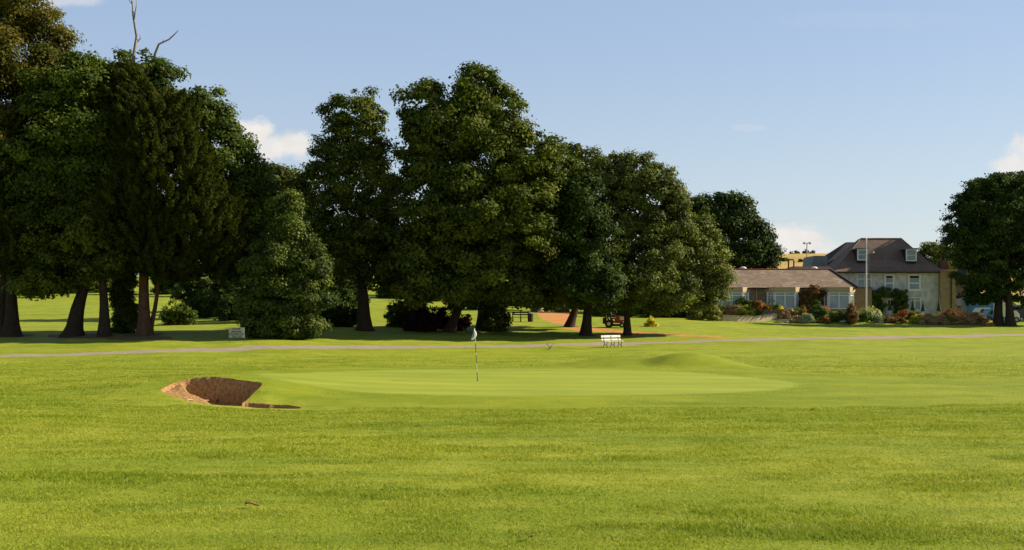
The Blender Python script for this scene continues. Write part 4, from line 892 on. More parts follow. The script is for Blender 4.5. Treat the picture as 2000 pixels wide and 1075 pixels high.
# buff wing with chimney right of the house
bw = empty('buff_wing', (X_(1853, 151), 151, gz(X_(1853, 151), 151)), 0, 'narrow flat-topped buff wing right of the grey house with a small brick chimney', 'building')
MB().box(X_(1838.5, 149), X_(1869, 149), 149.3, 157, zg - .8, Z_(530, 149)).build('wall', M['buff'], bw)
MB().box(X_(1838, 149), X_(1870.5, 149), 149.0, 157.2, Z_(530, 149) + .003, Z_(526.5, 149)).build('roof', M['pink'], bw)
MB().box(X_(1840, 150), X_(1854, 150), 150.4, 151.6, Z_(526.4, 149), Z_(509, 150)).build('chimney', M['brick'], bw)
MB().tube([(X_(1859, 149), 149.2, Z_(533, 149)), (X_(1859, 149), 149.2, zg - .3)], .07, 8).build('downpipe', M['gutter'], bw)
# cottage half hidden by the big right tree
ct = empty('stone_cottage', (X_(1905, 166), 166, gz(X_(1905, 166), 166)), 0, 'pinkish stone cottage with slate roofs, half hidden behind the big right tree', 'building')
D = 163; MB().side([(X_(1868, D), zg - .5), (X_(1915, D), zg - .5), (X_(1915, D), Z_(560, D)), (X_(1892, D), Z_(528, D)), (X_(1868, D), Z_(560, D))], D, D + 8).build('wall', M['pink'], ct)
mb = MB()
for a, b in (((1864, 563), (1892, 526)), ((1892, 526), (1919, 563))): mb.side([(X_(a[0], D), Z_(a[1], D)), (X_(b[0], D), Z_(b[1], D)), (X_(b[0], D), Z_(b[1] - 2, D)), (X_(a[0], D), Z_(a[1] - 2, D))], D - .4, D + 8.4)
mb.build('roof', M['slate'], ct)
mb = MB(); D = 160; mb.side([(X_(1868, D), Z_(597, D)), (X_(1980, D), Z_(597, D)), (X_(1980, D), Z_(580, D)), (X_(1868, D), Z_(580, D))], D + 2.7, D + 3)
l0 = [(X_(1868, D), D - .4, Z_(598, D)), (X_(1985, D), D - .4, Z_(598, D)), (X_(1985, D), D + 2.9, Z_(577, D)), (X_(1868, D), D + 2.9, Z_(577, D))]
mb.add(l0 + [(a, b, c - .12) for a, b, c in l0], [(0, 1, 2, 3), (7, 6, 5, 4), (0, 4, 5, 1), (1, 5, 6, 2), (2, 6, 7, 3), (3, 7, 4, 0)]); mb.build('lean_to_roof', M['slate'], ct)
MB().box(X_(1869, D), X_(1984, D), D, D + 2.6, zg - .5, Z_(599, D)).build('lean_to_wall', M['pink'], ct)
# ivy arch round the house door
iv = empty('ivy_arch', (X_(1715, 149), 149.4, gz(X_(1715, 149), 149.4)), 0, 'dark ivy arch growing round the white front door of the grey house', 'climbing plant')
s = 149 / F; foliage('foliage', [(X_(a, 149), 149.5, Z_(b, 149), w * s, .5, h * s) for a, b, w, h in [(1714, 595, 14, 22), (1712, 575, 16, 10), (1735, 572, 16, 6), (1760, 573, 14, 9), (1761, 593, 12, 22)]], M['mid'], iv, 402, .35, .18, 1.0, inner=.5)
MB().tube([(X_(1716, 149), 149.75, zg - .2), (X_(1713, 149), 149.75, zg + 2)], .08, 8).build('stem', M['bark'], iv)
# folded parasols on the terrace
for k, (px, py0, py1, lb) in enumerate([(1738, 583, 611, 'folded dark green parasol standing in front of the white door'), (1783, 584, 611, 'folded dark green parasol in front of the ground floor window'), (1803, 586, 612, 'folded dark green parasol against the bare grey wall, right of the ground floor window'), (1834, 583, 612, 'folded dark green parasol at the right corner of the grey house')]):
    D = 146.5; x = X_(px, D); g = gz(x, D); rt = empty('parasol', (x, D, g), 0, lb, 'parasol', 'folded parasols on the terrace')
    MB().tube([(x, D, g - .05), (x, D, Z_(py0, D))], .03, 8).build('pole', M['white'], rt)
    MB().tube([(x, D, Z_(py1 - 4, D)), (x, D, Z_(py1 - 6, D)), (x, D, Z_((py0 + py1) / 2, D)), (x, D, Z_(py0 + 1, D))], [.30, .27, .15, .03], 10).build('canopy', M['parasol'], rt, smooth=True)
    MB().prism([(x + .25 * math.cos(a), D + .25 * math.sin(a)) for a in np.linspace(0, 6.28, 13)[:-1]], g - .05, g + .08).build('base', M['iron'], rt)
# flagpole
g = gp(1692, 137); fp = empty('flagpole', g, 0, 'tall white flagpole without a flag, in front of the houses', 'flagpole')
MB().tube([g - Vector((0, 0, .3)), g + Vector((0, 0, 3)), Vector((g.x, 137, Z_(468, 137)))], [.085, .07, .045], 10).build('pole', M['white'], fp, smooth=True)
MB().ball((g.x, 137, Z_(467, 137)), .11, .11, .11).build('finial', M['white'], fp, smooth=True)
MB().tube([g + Vector((.16, -.02, .8)), Vector((g.x + .09, 136.98, Z_(470, 137)))], .012, 5).build('halyard', M['white'], fp)
# street lamps
def lamp(px, D, py0, py1, lb, arms, r_=.1):
    x = X_(px, D); g = gz(x, D); rt = empty('street_lamp', (x, D, g), 0, lb, 'street lamp')
    MB().tube([(x, D, g), (x, D, Z_(py0, D))], [r_, r_ * .6], 8).build('post', M['galv'], rt)
    for a in arms:
        xa = X_(px + a, D); MB().tube([(x, D, Z_(py0 + 1, D)), ((x + xa) / 2, D, Z_(py0 - .5, D)), (xa, D, Z_(py0, D))], r_ * .5, 6).build('arm', M['galv'], rt)
        m_ = MB().ball((xa, D, Z_(py0 + .3, D)), abs(X_(1003, D)), .2, .14 * D / 150, 10, 6).build('lamp_head', M['galv'], rt, smooth=True)
lamp(1576, 260, 475, 0, 'tall double-headed street lamp on the skyline over the golden field', (-5, 6), .16)
lamp(1697, 149.4, 493.5, 0, 'slim lamp rising in front of the house roof beside the flagpole', (8,), .035)
# skyline bushes on the hill
for k, (px, w, h) in enumerate([(1525, 6, 4), (1546, 4, 6), (1556, 9, 6), (1574, 11, 8), (1587, 8, 5)]):
    D = 470; x = X_(px, D); g = gz(x, D); s = D / F
    rt = empty('hilltop_bush', (x, D, g), 0, ['leftmost tiny bush on the golden hill skyline', 'thin upright bush on the golden hill skyline', 'low bush on the hill skyline left of the street lamp', 'biggest rounded bush on the hill skyline, behind the street lamp', 'rightmost bush on the golden hill skyline'][k], 'bush', 'bushes on the hill skyline')
    foliage('foliage', [(x, D, g + h * s * .35, w * s * .5, w * s * .5, h * s * .7)], M['mid'], rt, 500 + k, .5, .5, 1)
bush('field_hedge', 'dark hedge band across the golden field', 1516, 511, 56, 6, 'mid', 506, .6, .5)
bush('field_bush', 'small dark bush on the golden field right of the pipe hoop', 1564, 512, 9, 4, 'mid', 507, .5, .5)

# ------------------------------------------------------------ low limestone walls and rocks in front of the bungalow
def drywall(pts, h, lb, seed, step=.0):
    P = [gp(a, b) for a, b in pts]; g = P[0]
    rt = empty('stone_wall', g, 0, lb, 'wall'); mb = MB(); w = .35
    for a, b in zip(P[:-1], P[1:]):
        d = (b - a).normalized(); n = Vector((-d.y, d.x, 0)) * w
        mb.add([a - Vector((0, 0, .4)), b - Vector((0, 0, .4)), b + n - Vector((0, 0, .4)), a + n - Vector((0, 0, .4)), a + Vector((0, 0, h)), b + Vector((0, 0, h)), b + n + Vector((0, 0, h)), a + n + Vector((0, 0, h))],
               [(0, 3, 2, 1), (4, 5, 6, 7), (0, 1, 5, 4), (1, 2, 6, 5), (2, 3, 7, 6), (3, 0, 4, 7)])
    mb.build('wall', M['stone'], rt)
    r = random.Random(seed); mb = MB()
    for a, b in zip(P[:-1], P[1:]):
        L = (b - a).length; t = 0
        while t < L - .1:
            l = min(r.uniform(.45, .8), L - t); d = (b - a) / L; c = a + d * (t + l / 2)
            x0, x1 = c.x - l / 2 + .01, c.x + l / 2 - .01
            mb.box(x0, x1, c.y - .06, c.y + w + .05, c.z + h + .003, c.z + h + .09 + r.uniform(0, .04)); t += l
    mb.build('coping', M['rock'], rt); return rt
drywall([(1403, 133.6), (1412, 131.7), (1440, 132.0), (1478, 133.0), (1518, 134.4)], .55, 'low pale limestone retaining wall at the foot of the flower bed', 1)
drywall([(1521, 133.2), (1545, 133.7), (1571, 134.4)], .26, 'lower stub of limestone edging right of the pale retaining wall', 2)
def rock(px, py, w, h, lb, seed):
    g = hit(px, py, 60, 200); s = g.y / F; m_ = MB(); m_.ball((0, 0, h * s * .35), w * s * .5, w * s * .4, h * s * .6, 12, 8)
    r = random.Random(seed); m_.v = [(x * (1 + .3 * (r.random() - .5)), y * (1 + .3 * (r.random() - .5)), z * (1 + .3 * (r.random() - .5))) for x, y, z in m_.v]
    o = m_.build('rock', M['rock'], None); o.location = g; return tag(o, lb, 'rock', 'rocks edging the flower bed')
for k, (a, b, w, h, lb) in enumerate([(1376, 616, 10, 7, 'rock at the top left end of the rockery, under the right maple'), (1388, 620, 9, 6, 'rock halfway down the slope left of the pale wall'), (1400, 625, 12, 7, 'large rock touching the left end of the pale wall'), (1585, 631, 9, 5, 'rock at the lawn edge below the wall climber'), (1648, 631, 16, 6, 'flat rock at the lawn edge below the right bay window'), (1611, 632, 5, 4, 'small white rock at the lawn edge right of the silvery plant'), (1537, 631, 8, 4, 'small rock by the stub of limestone edging')]):
    rock(a, b, w, h, lb, 600 + k)

# ------------------------------------------------------------ garden plants (photo pixel foot, size)
GP = [('sedge_clump', 1392, 618, 26, 20, 'lime', None, 'yellow-green grassy clump left of the pale wall'),
 ('garden_shrub', 1420, 614, 34, 16, 'olive', None, 'olive shrub under the left bay window'),
 ('garden_shrub', 1447, 612, 22, 20, 'mid', None, 'dark green shrub under the right corner of the left bay'),
 ('garden_shrub', 1433, 617, 26, 12, 'tan', None, 'pinkish tan low shrub just above the pale wall'),
 ('garden_shrub', 1456, 620, 30, 12, 'lime', None, 'bright green low mound above the middle of the pale wall'),
 ('flowering_shrub', 1469, 612, 14, 18, 'mid', 'fl_red', 'tallest crimson flowering shrub, in front of the downpipe'),
 ('flowering_shrub', 1481, 617, 18, 17, 'mid', 'fl_red', 'crimson flowering shrub lower right of the tallest crimson one'),
 ('flowering_shrub', 1494, 618, 16, 14, 'rust', 'fl_orange', 'rusty orange flowering shrub left of the middle bay window'),
 ('garden_shrub', 1508, 619, 26, 20, 'mid', None, 'dark green shrub under the left side of the middle bay'),
 ('garden_shrub', 1521, 620, 18, 14, 'olive', 'fl_yellow', 'green shrub with yellow tips under the middle bay'),
 ('silvery_shrub', 1497, 622, 16, 8, 'silver', None, 'silvery mound above the right end of the pale wall'),
 ('silvery_shrub', 1512, 622, 14, 8, 'silver', None, 'silvery mound at the right end of the pale wall'),
 ('garden_shrub', 1535, 623, 30, 12, 'tan', None, 'pinkish brown shrub below the middle bay window'),
 ('garden_shrub', 1552, 621, 22, 14, 'olive', None, 'olive shrub below the right side of the middle bay'),
 ('flowering_shrub', 1574, 614, 20, 14, 'olive', 'fl_orange', 'orange-yellow flowering shrub at the foot of the wall climber'),
 ('flowering_shrub', 1590, 610, 14, 12, 'olive', 'fl_yellow', 'tall yellow flowering plant right of the orange-yellow shrub'),
 ('garden_shrub', 1597, 622, 26, 20, 'mid', None, 'deep green shrub left of the right bay window'),
 ('flowering_shrub', 1612, 615, 20, 12, 'olive', 'fl_pink', 'pink flowering shrub under the left side of the right bay'),
 ('silvery_shrub', 1574, 631, 22, 12, 'silver', None, 'silver-blue spiky plant at the lawn edge below the wall climber'),
 ('garden_shrub', 1556, 630, 20, 8, 'tan', None, 'low reddish mat plant at the lawn edge left of the silver-blue plant'),
 ('garden_shrub', 1604, 623, 24, 8, 'silver', None, 'pale grey-green mat plant under the right bay'),
 ('garden_shrub', 1630, 621, 26, 9, 'lime', None, 'yellow-green mat plant in the bed under the right bay'),
 ('garden_shrub', 1608, 630, 20, 8, 'mid', 'fl_red', 'low green plant with small red flowers at the lawn edge'),
 ('garden_shrub', 1640, 626, 34, 12, 'mid', None, 'dark spreading shrub at the right end of the bungalow bed'),
 ('weeping_shrub', 1664, 631, 15, 28, 'rust', None, 'dark upright plant with pale drooping stems at the bungalow corner'),
 ('hedge_shrub', 1690, 629, 26, 16, 'mid', None, 'clipped dark green shrub at the foot of the flagpole'),
 ('flowering_shrub', 1693, 618, 42, 20, 'lime', 'fl_white', 'tall yellow-green shrub with cream flower heads round the flagpole'),
 ('flowering_shrub', 1710, 616, 14, 12, 'olive', 'fl_orange', 'orange flowering shrub right of the flagpole'),
 ('silvery_shrub', 1716, 630, 14, 13, 'silver', None, 'pale variegated shrub at the lawn edge right of the flagpole'),
 ('garden_shrub', 1745, 629, 44, 11, 'rust', None, 'low dark brown planting below the white front door'),
 ('flowering_shrub', 1766, 617, 26, 17, 'rust', 'fl_red', 'bright red flowering shrub right of the ivy arch'),
 ('flowering_shrub', 1788, 617, 24, 13, 'mid', 'fl_orange', 'orange-red flowering shrub under the ground floor window'),
 ('garden_shrub', 1795, 628, 30, 14, 'lime', None, 'yellow-green shrub beside the leftmost tan grass mound'),
 ('garden_shrub', 1820, 619, 24, 9, 'lime', None, 'low yellow-green shrub behind the leftmost tan grass mound'),
 ('tan_grass_mound', 1813, 631, 26, 17, 'tan', None, 'leftmost tan tufted grass mound of the row'),
 ('tan_grass_mound', 1836, 632, 24, 17, 'tan', None, 'second tan grass mound of the row from the left'),
 ('garden_shrub', 1856, 632, 24, 15, 'olive', None, 'dark olive mound in a gap of the tan grass row'),
 ('tan_grass_mound', 1880, 632, 34, 19, 'tan', None, 'widest tan grass mound of the row'),
 ('tan_grass_mound', 1906, 634, 34, 20, 'tan', None, 'rightmost tan grass mound, sloping to the lawn'),
 ('flowering_shrub', 1852, 619, 30, 18, 'rust', 'fl_red', 'red flowering shrub in front of the buff wing'),
 ('flowering_shrub', 1878, 619, 30, 14, 'rust', 'fl_red', 'red-brown flowering shrub right of the buff wing'),
 ('flowering_shrub', 1902, 619, 34, 12, 'rust', 'fl_orange', 'orange-brown flowering shrub left of the blue lorry')]
for k, (nm, px, pyb, w, h, mt, fl, lb) in enumerate(GP):
    g = hit(px, min(pyb, 633), 100, 148) ; 
    D = 133.3 + (633 - min(pyb, 633)) * (.34 if px > 1675 else .155)
    if 1400 < px < 1525: D = max(D, 132.7 + (px - 1412) / 106 * 2.5)
    bush(nm, lb, px, 0, w * 1.2, h * (1.15 if px > 1675 else 1.45), mt, 700 + k, .26, .12, D=D, cat='grass mound' if 'tan_grass' in nm else 'shrub', group='plants of the clubhouse garden', flowers=fl, fy=.7)

# ------------------------------------------------------------ vehicles by the right tree
def wheel(mb, x, y, z, r_, w=.2): mb.tube([(x, y - w / 2, z), (x, y + w / 2, z)], r_, 16)
def car(name, lb, cat, px0, px1, D, H, prof, glass, mat, wheels=(.2, .8), wr=.33, wid=1.8):
    x0, x1 = X_(px0, D), X_(px1, D); g = gz((x0 + x1) / 2, D); L = x1 - x0; g += .0
    rt = empty(name, ((x0 + x1) / 2, D + wid / 2, g), 0, lb, cat)
    MB().side([(x0 + a * L, g + b * H) for a, b in prof], D, D + wid).build('body', M[mat], rt, bevel=.05)
    for q in glass: MB().side([(x0 + a * L, g + b * H) for a, b in q], D - .008, D + wid + .008).build('window', M['glassd'], rt)
    for t in wheels:
        for y in (D - .02, D + wid - .18):
            m_ = MB(); wheel(m_, x0 + t * L, y + .1, g + wr, wr); w = m_.build('wheel', M['rubber'], rt, smooth=False)
            m_ = MB(); wheel(m_, x0 + t * L, y + .1, g + wr, wr * .55, .23); m_.build('hub', M['galv'], w)
    return rt, x0, x1, g
car('van', 'white van parked behind the right trunk, its sloping nose pointing right', 'van', 1952, 1992, 141, 2.3,
    [(0, .16), (1, .16), (1.0, .42), (.93, .50), (.80, .62), (.62, 1.0), (.02, 1.0), (0, .95)], [[(.66, .60), (.80, .60), (.68, .86), (.58, .88), (.58, .60)], [(.30, .60), (.54, .60), (.54, .88), (.30, .88)]], 'vanw', (.2, .84), .34)
car('parked_car', 'dark blue car at the right picture edge behind the white van', 'car', 1984, 2040, 145, 2.05, [(0, .14), (1, .14), (1, .5), (.85, .56), (.7, 1), (.2, 1), (.06, .62), (0, .55)], [[(.14, .6), (.45, .6), (.45, .93), (.24, .93)], [(.49, .6), (.78, .6), (.68, .93), (.49, .93)]], 'dblue', (.2, .8), .33)
car('parked_car', 'light blue car between the rightmost tan grass mound and the right trees', 'car', 1926, 1962, 143, 1.45, [(0, .16), (1, .16), (1, .5), (.86, .58), (.72, 1), (.25, 1), (.08, .6), (0, .5)], [[(.18, .6), (.46, .6), (.46, .93), (.3, .93)], [(.5, .6), (.78, .6), (.7, .93), (.5, .93)]], 'lblue', (.2, .8), .3)
car('parked_car', 'pale silver car behind the light blue car', 'car', 1905, 1945, 148, 1.6, [(0, .14), (1, .14), (1, .5), (.86, .58), (.72, 1), (.25, 1), (.08, .6), (0, .5)], [[(.18, .6), (.46, .6), (.46, .93), (.3, .93)], [(.5, .6), (.78, .6), (.7, .93), (.5, .93)]], 'vanw', (.2, .8), .3)
car('lorry', 'blue lorry seen through the leaves left of the right trunks', 'lorry', 1890, 1950, 152, 2.75, [(0, .18), (1, .18), (1, .62), (.94, .8), (.80, .8), (.80, 1), (0, 1)], [[(.84, .55), (.95, .55), (.92, .76), (.84, .76)]], 'blue', (.15, .3, .85), .42, 2.3)
g = gp(1965, 132); b_ = empty('utility_box', g, 0, 'small pale box on the grass between the two right trunks', 'box')
MB().box(g.x - .26, g.x + .26, g.y - .25, g.y + .25, g.z - .1, g.z + .52).build('cabinet', M['pot'], b_, bevel=.02); MB().box(g.x - .29, g.x + .29, g.y - .28, g.y + .28, g.z + .523, g.z + .58).build('lid', M['galv'], b_)
bush('flowering_plant', 'patch of orange-red flowers on the ground at the end of the tan grass mounds', 1934, 0, 16, 5, 'fl_orange', 780, .2, .12, D=132, flowers='fl_red')
# ------------------------------------------------------------ white bench
D = 89.0; g = gp(1197, D); bn = empty('white_bench', g, R(33), 'white slatted park bench on black iron legs, facing right', 'bench')
L = 1.75
def slat(name, y, z, h, t, tilt=0, mat='benchw', x0=-L / 2, x1=L / 2):
    m_ = MB().box(x0, x1, -t / 2, t / 2, -h / 2, h / 2); c, s_ = math.cos(tilt), math.sin(tilt)
    m_.v = [(a, b * c - q * s_ + y, b * s_ + q * c + z) for a, b, q in m_.v]; return m_.build(name, M[mat], bn, local=True, bevel=.008)
slat('backrest_slat', .26, .78, .17, .035, -.2); slat('backrest_slat', .22, .55, .13, .035, -.2)
for y in (-.16, -.03, .10): slat('seat_slat', y, .43 - .01 * (y > 0), .035, .11)
slat('plaque', .235, .78, .06, .01, -.2, 'iron', -.05, .05)
for sx in (-1, 0, 1):
    x = sx * (L / 2 - .22); m_ = MB()
    m_.tube([(x, -.22, -.05), (x, -.14, .2), (x, -.2, .40)], .026, 6); m_.tube([(x, .34, -.05), (x, .16, .22), (x, .17, .42), (x, .29, .9)], .026, 6)
    m_.tube([(x, -.2, .405), (x, .17, .405)], .024, 6); m_.tube([(x, -.2, .3), (x, 0, .13), (x, .2, .3)], .02, 6)
    m_.build('leg_frame', M['iron'], bn, local=True, smooth=True)
# dark bench and bin on the far bank
g = gp(1017, 122); db = empty('dark_bench', g, R(4), 'dark wooden bench on the bank beyond the ivy covered trunk', 'bench')
for z, y, h in ((.46, 0, .05), (.72, .22, .12), (.92, .25, .12)):
    MB().box(-.85, .85, y - (.22 if z < .5 else .03), y + (.22 if z < .5 else .03), z - h / 2, z + h / 2).build('seat' if z < .5 else 'backrest_slat', M['wood'], db, local=True)
for x in (-.78, 0, .78):
    for y in (-.18, .2): MB().box(x - .04, x + .04, y - .04, y + .04, -.1, .43 if y < 0 else .98).build('leg', M['wood'], db, local=True)
g = gp(1036, 122); lbn = empty('litter_bin', g, 0, 'small wooden litter bin standing right of the dark bench', 'litter bin')
MB().tube([(0, 0, -.1), (0, 0, .85)], [.26, .29], 12).build('barrel', M['wood'], lbn, local=True); MB().tube([(0, 0, .853), (0, 0, .92)], [.31, .2], 12).build('lid', M['galv'], lbn, local=True)
# ------------------------------------------------------------ golf flag
D = 47.0; g = gp(932.5, D); gf = empty('golf_flag', g, 0, 'black and white banded flagstick in the hole with a limp white and blue flag', 'golf flag')
top = Vector((X_(927.0, D), D, Z_(641, D)))
for a, b, mt in ((0, .16, 'black'), (.16, .33, 'whites'), (.33, .49, 'black'), (.49, .53, 'whites'), (.53, .71, 'black'), (.71, 1, 'whites')):
    MB().tube([g.lerp(top, a), g.lerp(top, b)], .0125, 8, True).build('pole_band', M[mt], gf, smooth=False)
MB().tube([g + Vector((0, 0, -.1)), g + Vector((0, 0, .012))], .055, 16).build('hole_liner', M['black'], gf)
fv, ff = [], []; nu, nv = 12, 14
for j in range(nv + 1):
    t = j / nv; z = top.z - .02 - t * .44
    wdt = (.03 + .13 * math.sin(min(1, t * 1.25) * 2.2)) * (1.0 if t < .8 else 1 - (t - .8) * 1.5)
    for i in range(nu + 1):
        u = i / nu; fv.append((top.x + .03 * math.sin(t * 3) - t * t * .10 + (u - .5) * wdt * .95, top.y - .02 - .055 * math.sin(u * 9 + t * 2.5) * (.3 + u) - .02, z - .05 * u * (1 - t)))
fm = MB().add(fv, [(j * (nu + 1) + i, j * (nu + 1) + i + 1, (j + 1) * (nu + 1) + i + 1, (j + 1) * (nu + 1) + i) for j in range(nv) for i in range(nu)])
fo = fm.build('flag', M['flag'], gf, smooth=True); fo.data.materials.append(M['flagd'])
for p in fo.data.polygons:
    i, j = p.index % nu, p.index // nu
    if 3 <= j <= 10 and 1 <= i <= 3: p.material_index = 1
# ------------------------------------------------------------ sign
D = 86.5; g = gp(462, D); sg = empty('warning_sign', g, 0, 'small grey-white warning sign on two thin posts beside the path', 'sign')
x0, x1 = X_(447, D), X_(477, D); z0, z1 = Z_(660, D), Z_(640, D)
MB().box(x0, x1, D - .02, D + .02, z0, z1).build('board', M['sign'], sg)
for px in (448.5, 476.5): MB().tube([(X_(px, D), D + .045, g.z - .3), (X_(px, D), D + .045, z1 - .1)], .022, 8).build('post', M['iron'], sg)
for k, tx in enumerate(['STOP', 'BEWARE', 'GOLFERS ON', 'THE TEE']):
    cu_ = bpy.data.curves.new('lettering', 'FONT'); cu_.body = tx; cu_.size = .23 if k == 0 else .185; cu_.align_x = 'CENTER'; cu_.extrude = .002; cu_.offset = .004
    tmp = bpy.data.objects.new('lettering', cu_); S.collection.objects.link(tmp); cu_.materials.append(M['ink']); bpy.context.view_layer.update()
    me_ = bpy.data.meshes.new_from_object(tmp.evaluated_get(bpy.context.evaluated_depsgraph_get())); bpy.data.objects.remove(tmp)
    o = bpy.data.objects.new('lettering', me_); S.collection.objects.link(o); o.parent = sg
    o.location = ((x0 + x1) / 2 - g.x, -.024, z1 - .19 - k * .172 - g.z); o.rotation_euler = (R(90), 0, 0)
# ------------------------------------------------------------ mower and its driver
D = 113.0; g = gp(1200, D); g.z = max(g.z, gz(g.x, D)); mw = empty('ride_on_mower', g, R(-8), 'red ride-on mower with black tyres driving under the maples', 'mower')
def lb2(m_, name, mt, **k): return m_.build(name, M[mt], mw, local=True, **k)
lb2(MB().side([(-.75, .45), (.8, .40), (.8, .55), (.1, .62), (-.75, .62)], -.32, .32), 'chassis', 'red', bevel=.02)
hd = lb2(MB().side([(.10, .60), (.92, .56), (.98, .85), (.90, 1.02), (.15, 1.10)], -.30, .30), 'bonnet', 'red', bevel=.04)
lb2(MB().add([(.52, -.312, .72), (.90, -.312, .70), (.86, -.312, 1.0), (.50, -.312, 1.04), (.52, -.304, .72), (.90, -.304, .70), (.86, -.304, 1.0), (.50, -.304, 1.04)], [(0, 1, 2, 3), (7, 6, 5, 4), (0, 4, 5, 1), (1, 5, 6, 2), (2, 6, 7, 3), (3, 7, 4, 0)]), 'side_panel', 'white')
lb2(MB().side([(-.62, .62), (-.1, .62), (-.1, .74), (-.5, .76), (-.58, 1.15), (-.70, 1.15)], -.25, .25), 'seat', 'black', bevel=.02)
lb2(MB().side([(-.5, .14), (.55, .14), (.55, .34), (-.5, .34)], -.48, .48), 'cutting_deck', 'black', bevel=.03)
lb2(MB().box(.95, 1.12, -.35, .35, .38, .58), 'front_bumper', 'red')
m_ = MB(); m_.tube([(.12, 0, 1.05), (.0, 0, 1.22)], .025, 8); m_.tube([(-.0 + .17 * math.cos(a) * .35, .17 * math.sin(a), 1.22 + .17 * math.cos(a) * .3) for a in np.linspace(0, 6.28, 13)], .016, 6, False); lb2(m_, 'steering_wheel', 'black')
lb2(MB().side([(-1.05, .35), (-.72, .35), (-.72, 1.0), (-1.05, .9)], -.4, .4), 'grass_box', 'wood', bevel=.03)
for (x, r_) in ((-.48, .36), (.72, .24)):
    for y in (-.48, .48):
        w = lb2(MB().tube([(x, y - .13, r_), (x, y + .13, r_)], r_, 18), 'wheel', 'rubber'); m_ = MB().tube([(x, y - .14, r_), (x, y + .14, r_)], r_ * .45, 12).build('hub', M['white'], w, local=True)
ps = empty('person', g + Vector((-.02, 0, 0)), R(-8), 'person in dark clothes sitting on the red ride-on mower, hands forward on the wheel', 'person')
bm = bmesh.new(); sk = bm.verts.layers.skin.verify()
J = {'pel': (-.36, 0, .84, .14, .16), 'sp': (-.37, 0, 1.05, .12, .15), 'ch': (-.34, 0, 1.28, .13, .18), 'nk': (-.31, 0, 1.45, .055, .055), 'hd': (-.28, 0, 1.55, .085, .075), 'ht': (-.275, 0, 1.68, .07, .065)}
for s_ in (-1, 1):
    n = 'l' if s_ < 0 else 'r'
    J.update({n + 'sh': (-.33, s_ * .19, 1.37, .065, .065), n + 'el': (-.2, s_ * .24, 1.12, .048, .048), n + 'wr': (-.03, s_ * .16, 1.2, .035, .035), n + 'ha': (.02, s_ * .14, 1.22, .038, .03),
              n + 'hp': (-.3, s_ * .11, .82, .095, .095), n + 'kn': (.08, s_ * .16, .88, .07, .07), n + 'an': (.12, s_ * .17, .60, .048, .048), n + 'ft': (.27, s_ * .17, .60, .04, .045)})
vs = {}
for k, (x, y, z, a, b) in J.items():
    v = bm.verts.new((x, y, z)); v[sk].radius = (a, b); vs[k] = v
vs['pel'][sk].use_root = True
for a, b in [('pel', 'sp'), ('sp', 'ch'), ('ch', 'nk'), ('nk', 'hd'), ('hd', 'ht')] + [(n + a, n + b) for n in 'lr' for a, b in (('sh', 'el'), ('el', 'wr'), ('wr', 'ha'), ('hp', 'kn'), ('kn', 'an'), ('an', 'ft'))] + [('ch', 'lsh'), ('ch', 'rsh'), ('pel', 'lhp'), ('pel', 'rhp')]:
    bm.edges.new((vs[a], vs[b]))
me = bpy.data.meshes.new('body'); bm.to_mesh(me); bm.free(); me.materials.append(M['cloth']); bo = bpy.data.objects.new('body', me); S.collection.objects.link(bo); bo.parent = ps
bo.modifiers.new('skin', 'SKIN'); q = bo.modifiers.new('sub', 'SUBSURF'); q.levels = q.render_levels = 2
MB().ball((-.27, 0, 1.62), .088, .08, .12, 12, 8).build('face', M['skin'], ps, local=True, smooth=True)
MB().ball((-.29, 0, 1.67), .10, .09, .085, 12, 8).build('hair', M['wood'], ps, local=True, smooth=True)
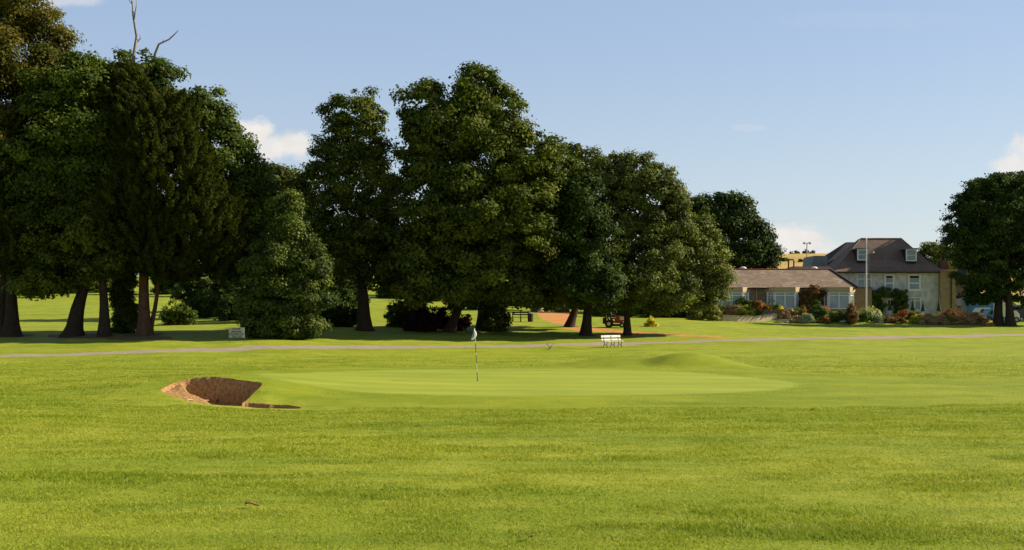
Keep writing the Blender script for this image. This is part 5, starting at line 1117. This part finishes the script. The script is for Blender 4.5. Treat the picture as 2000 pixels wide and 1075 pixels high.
# ------------------------------------------------------------ crow taking off from the lawn
D = 86.0; c = Vector((X_(1074, D), D, Z_(680.5, D))); cr_ = empty('crow', (c.x, D, c.z), 0, 'black crow with raised wings just above the lawn, left of the white bench', 'bird')
m_ = MB(); m_.tube([(-.26, 0, -.05), (-.12, 0, -.02), (0, 0, 0), (.1, 0, .03), (.17, 0, .06), (.22, 0, .06), (.28, 0, .045)], [.02, .045, .065, .055, .035, .035, .006], 10)
m_.add([(-.16, -.02, -.03), (-.34, -.06, -.06), (-.36, .0, -.055), (-.34, .06, -.06), (-.16, .02, -.03), (-.25, 0, -.02)], [(0, 1, 2, 5), (5, 2, 3, 4)])
m_.build('body', M['feather'], cr_, local=True, smooth=True)
for s_ in (-1, 1):
    w = []
    for t in np.linspace(0, 1, 6):
        wd = .13 * (1 - t * .65); ux = s_ * 1
        w += [(.08 - .10 * t * (1 if s_ < 0 else -1.2) + wd * .5 - .04, s_ * .28 * t, .02 + .30 * t), (.08 - .10 * t * (1 if s_ < 0 else -1.2) - wd - .04, s_ * .28 * t, .02 + .28 * t)]
    MB().add(w + [(a, b, q + .012) for a, b, q in w], [(2 * i, 2 * i + 1, 2 * i + 3, 2 * i + 2) for i in range(5)] + [(2 * i + 14, 2 * i + 15, 2 * i + 13, 2 * i + 12) for i in range(5)] + [(2 * i, 2 * i + 2, 2 * i + 14, 2 * i + 12) for i in range(5)] + [(2 * i + 3, 2 * i + 1, 2 * i + 13, 2 * i + 15) for i in range(5)]).build('wing', M['feather'], cr_, local=True)
cr_.rotation_euler = (0, 0, R(70))
# ------------------------------------------------------------ rake in the bunker, fallen leaves
p0, p1 = hit(365, 783.5, 36, 45), hit(412, 785.5, 36, 45); p0.z += .04; p1.z += .04
rk = empty('bunker_rake', (p0 + p1) / 2, 0, 'wooden rake lying along the front edge of the sand bunker', 'rake')
hit_ = p1 + Vector((.25, .05, .02))
MB().tube([p0, p1, hit_], .014, 8).build('handle', M['fascia'], rk)
m_ = MB().tube([hit_ + Vector((0, -.28, 0)), hit_ + Vector((.02, .28, .0))], .025, 6)
for t in np.linspace(-.26, .26, 9): m_.tube([hit_ + Vector((0, t, 0)), hit_ + Vector((.01, t, -.09))], .008, 4)
m_.build('rake_head', M['iron'], rk)
for k, (px, py, sz, lb) in enumerate([(492, 993, .065, 'curled brown fallen leaf on the rough grass, bottom left of centre'), (1035, 1057, .05, 'small tan fallen leaf at the bottom edge of the grass'), (1587, 803, .07, 'dark scuff of a leaf on the hollow right of the green')]):
    g = hit(px, py, 7, 60); vv = []; nn = 8
    for i in range(nn + 1):
        t = i / nn; w = sz * .5 * math.sin(math.pi * min(1, t * 1.02 + .03)) ** .8
        for q in (-1, 0, 1): vv.append((sz * 2 * (t - .5), q * w, .012 + .25 * sz * abs(q) + .18 * sz * math.sin(t * 5)))
    fcs = [(3 * i + a, 3 * i + a + 1, 3 * i + a + 4, 3 * i + a + 3) for i in range(nn) for a in (0, 1)]
    o = MB().add(vv, fcs).build('fallen_leaf', M['bare'], None, smooth=True); o.location = g + Vector((0, 0, .02)); o.rotation_euler = (.1, .05, .3 + k); tag(o, lb, 'leaf', 'fallen leaves on the grass')
    o.modifiers.new('thick', 'SOLIDIFY').thickness = .002
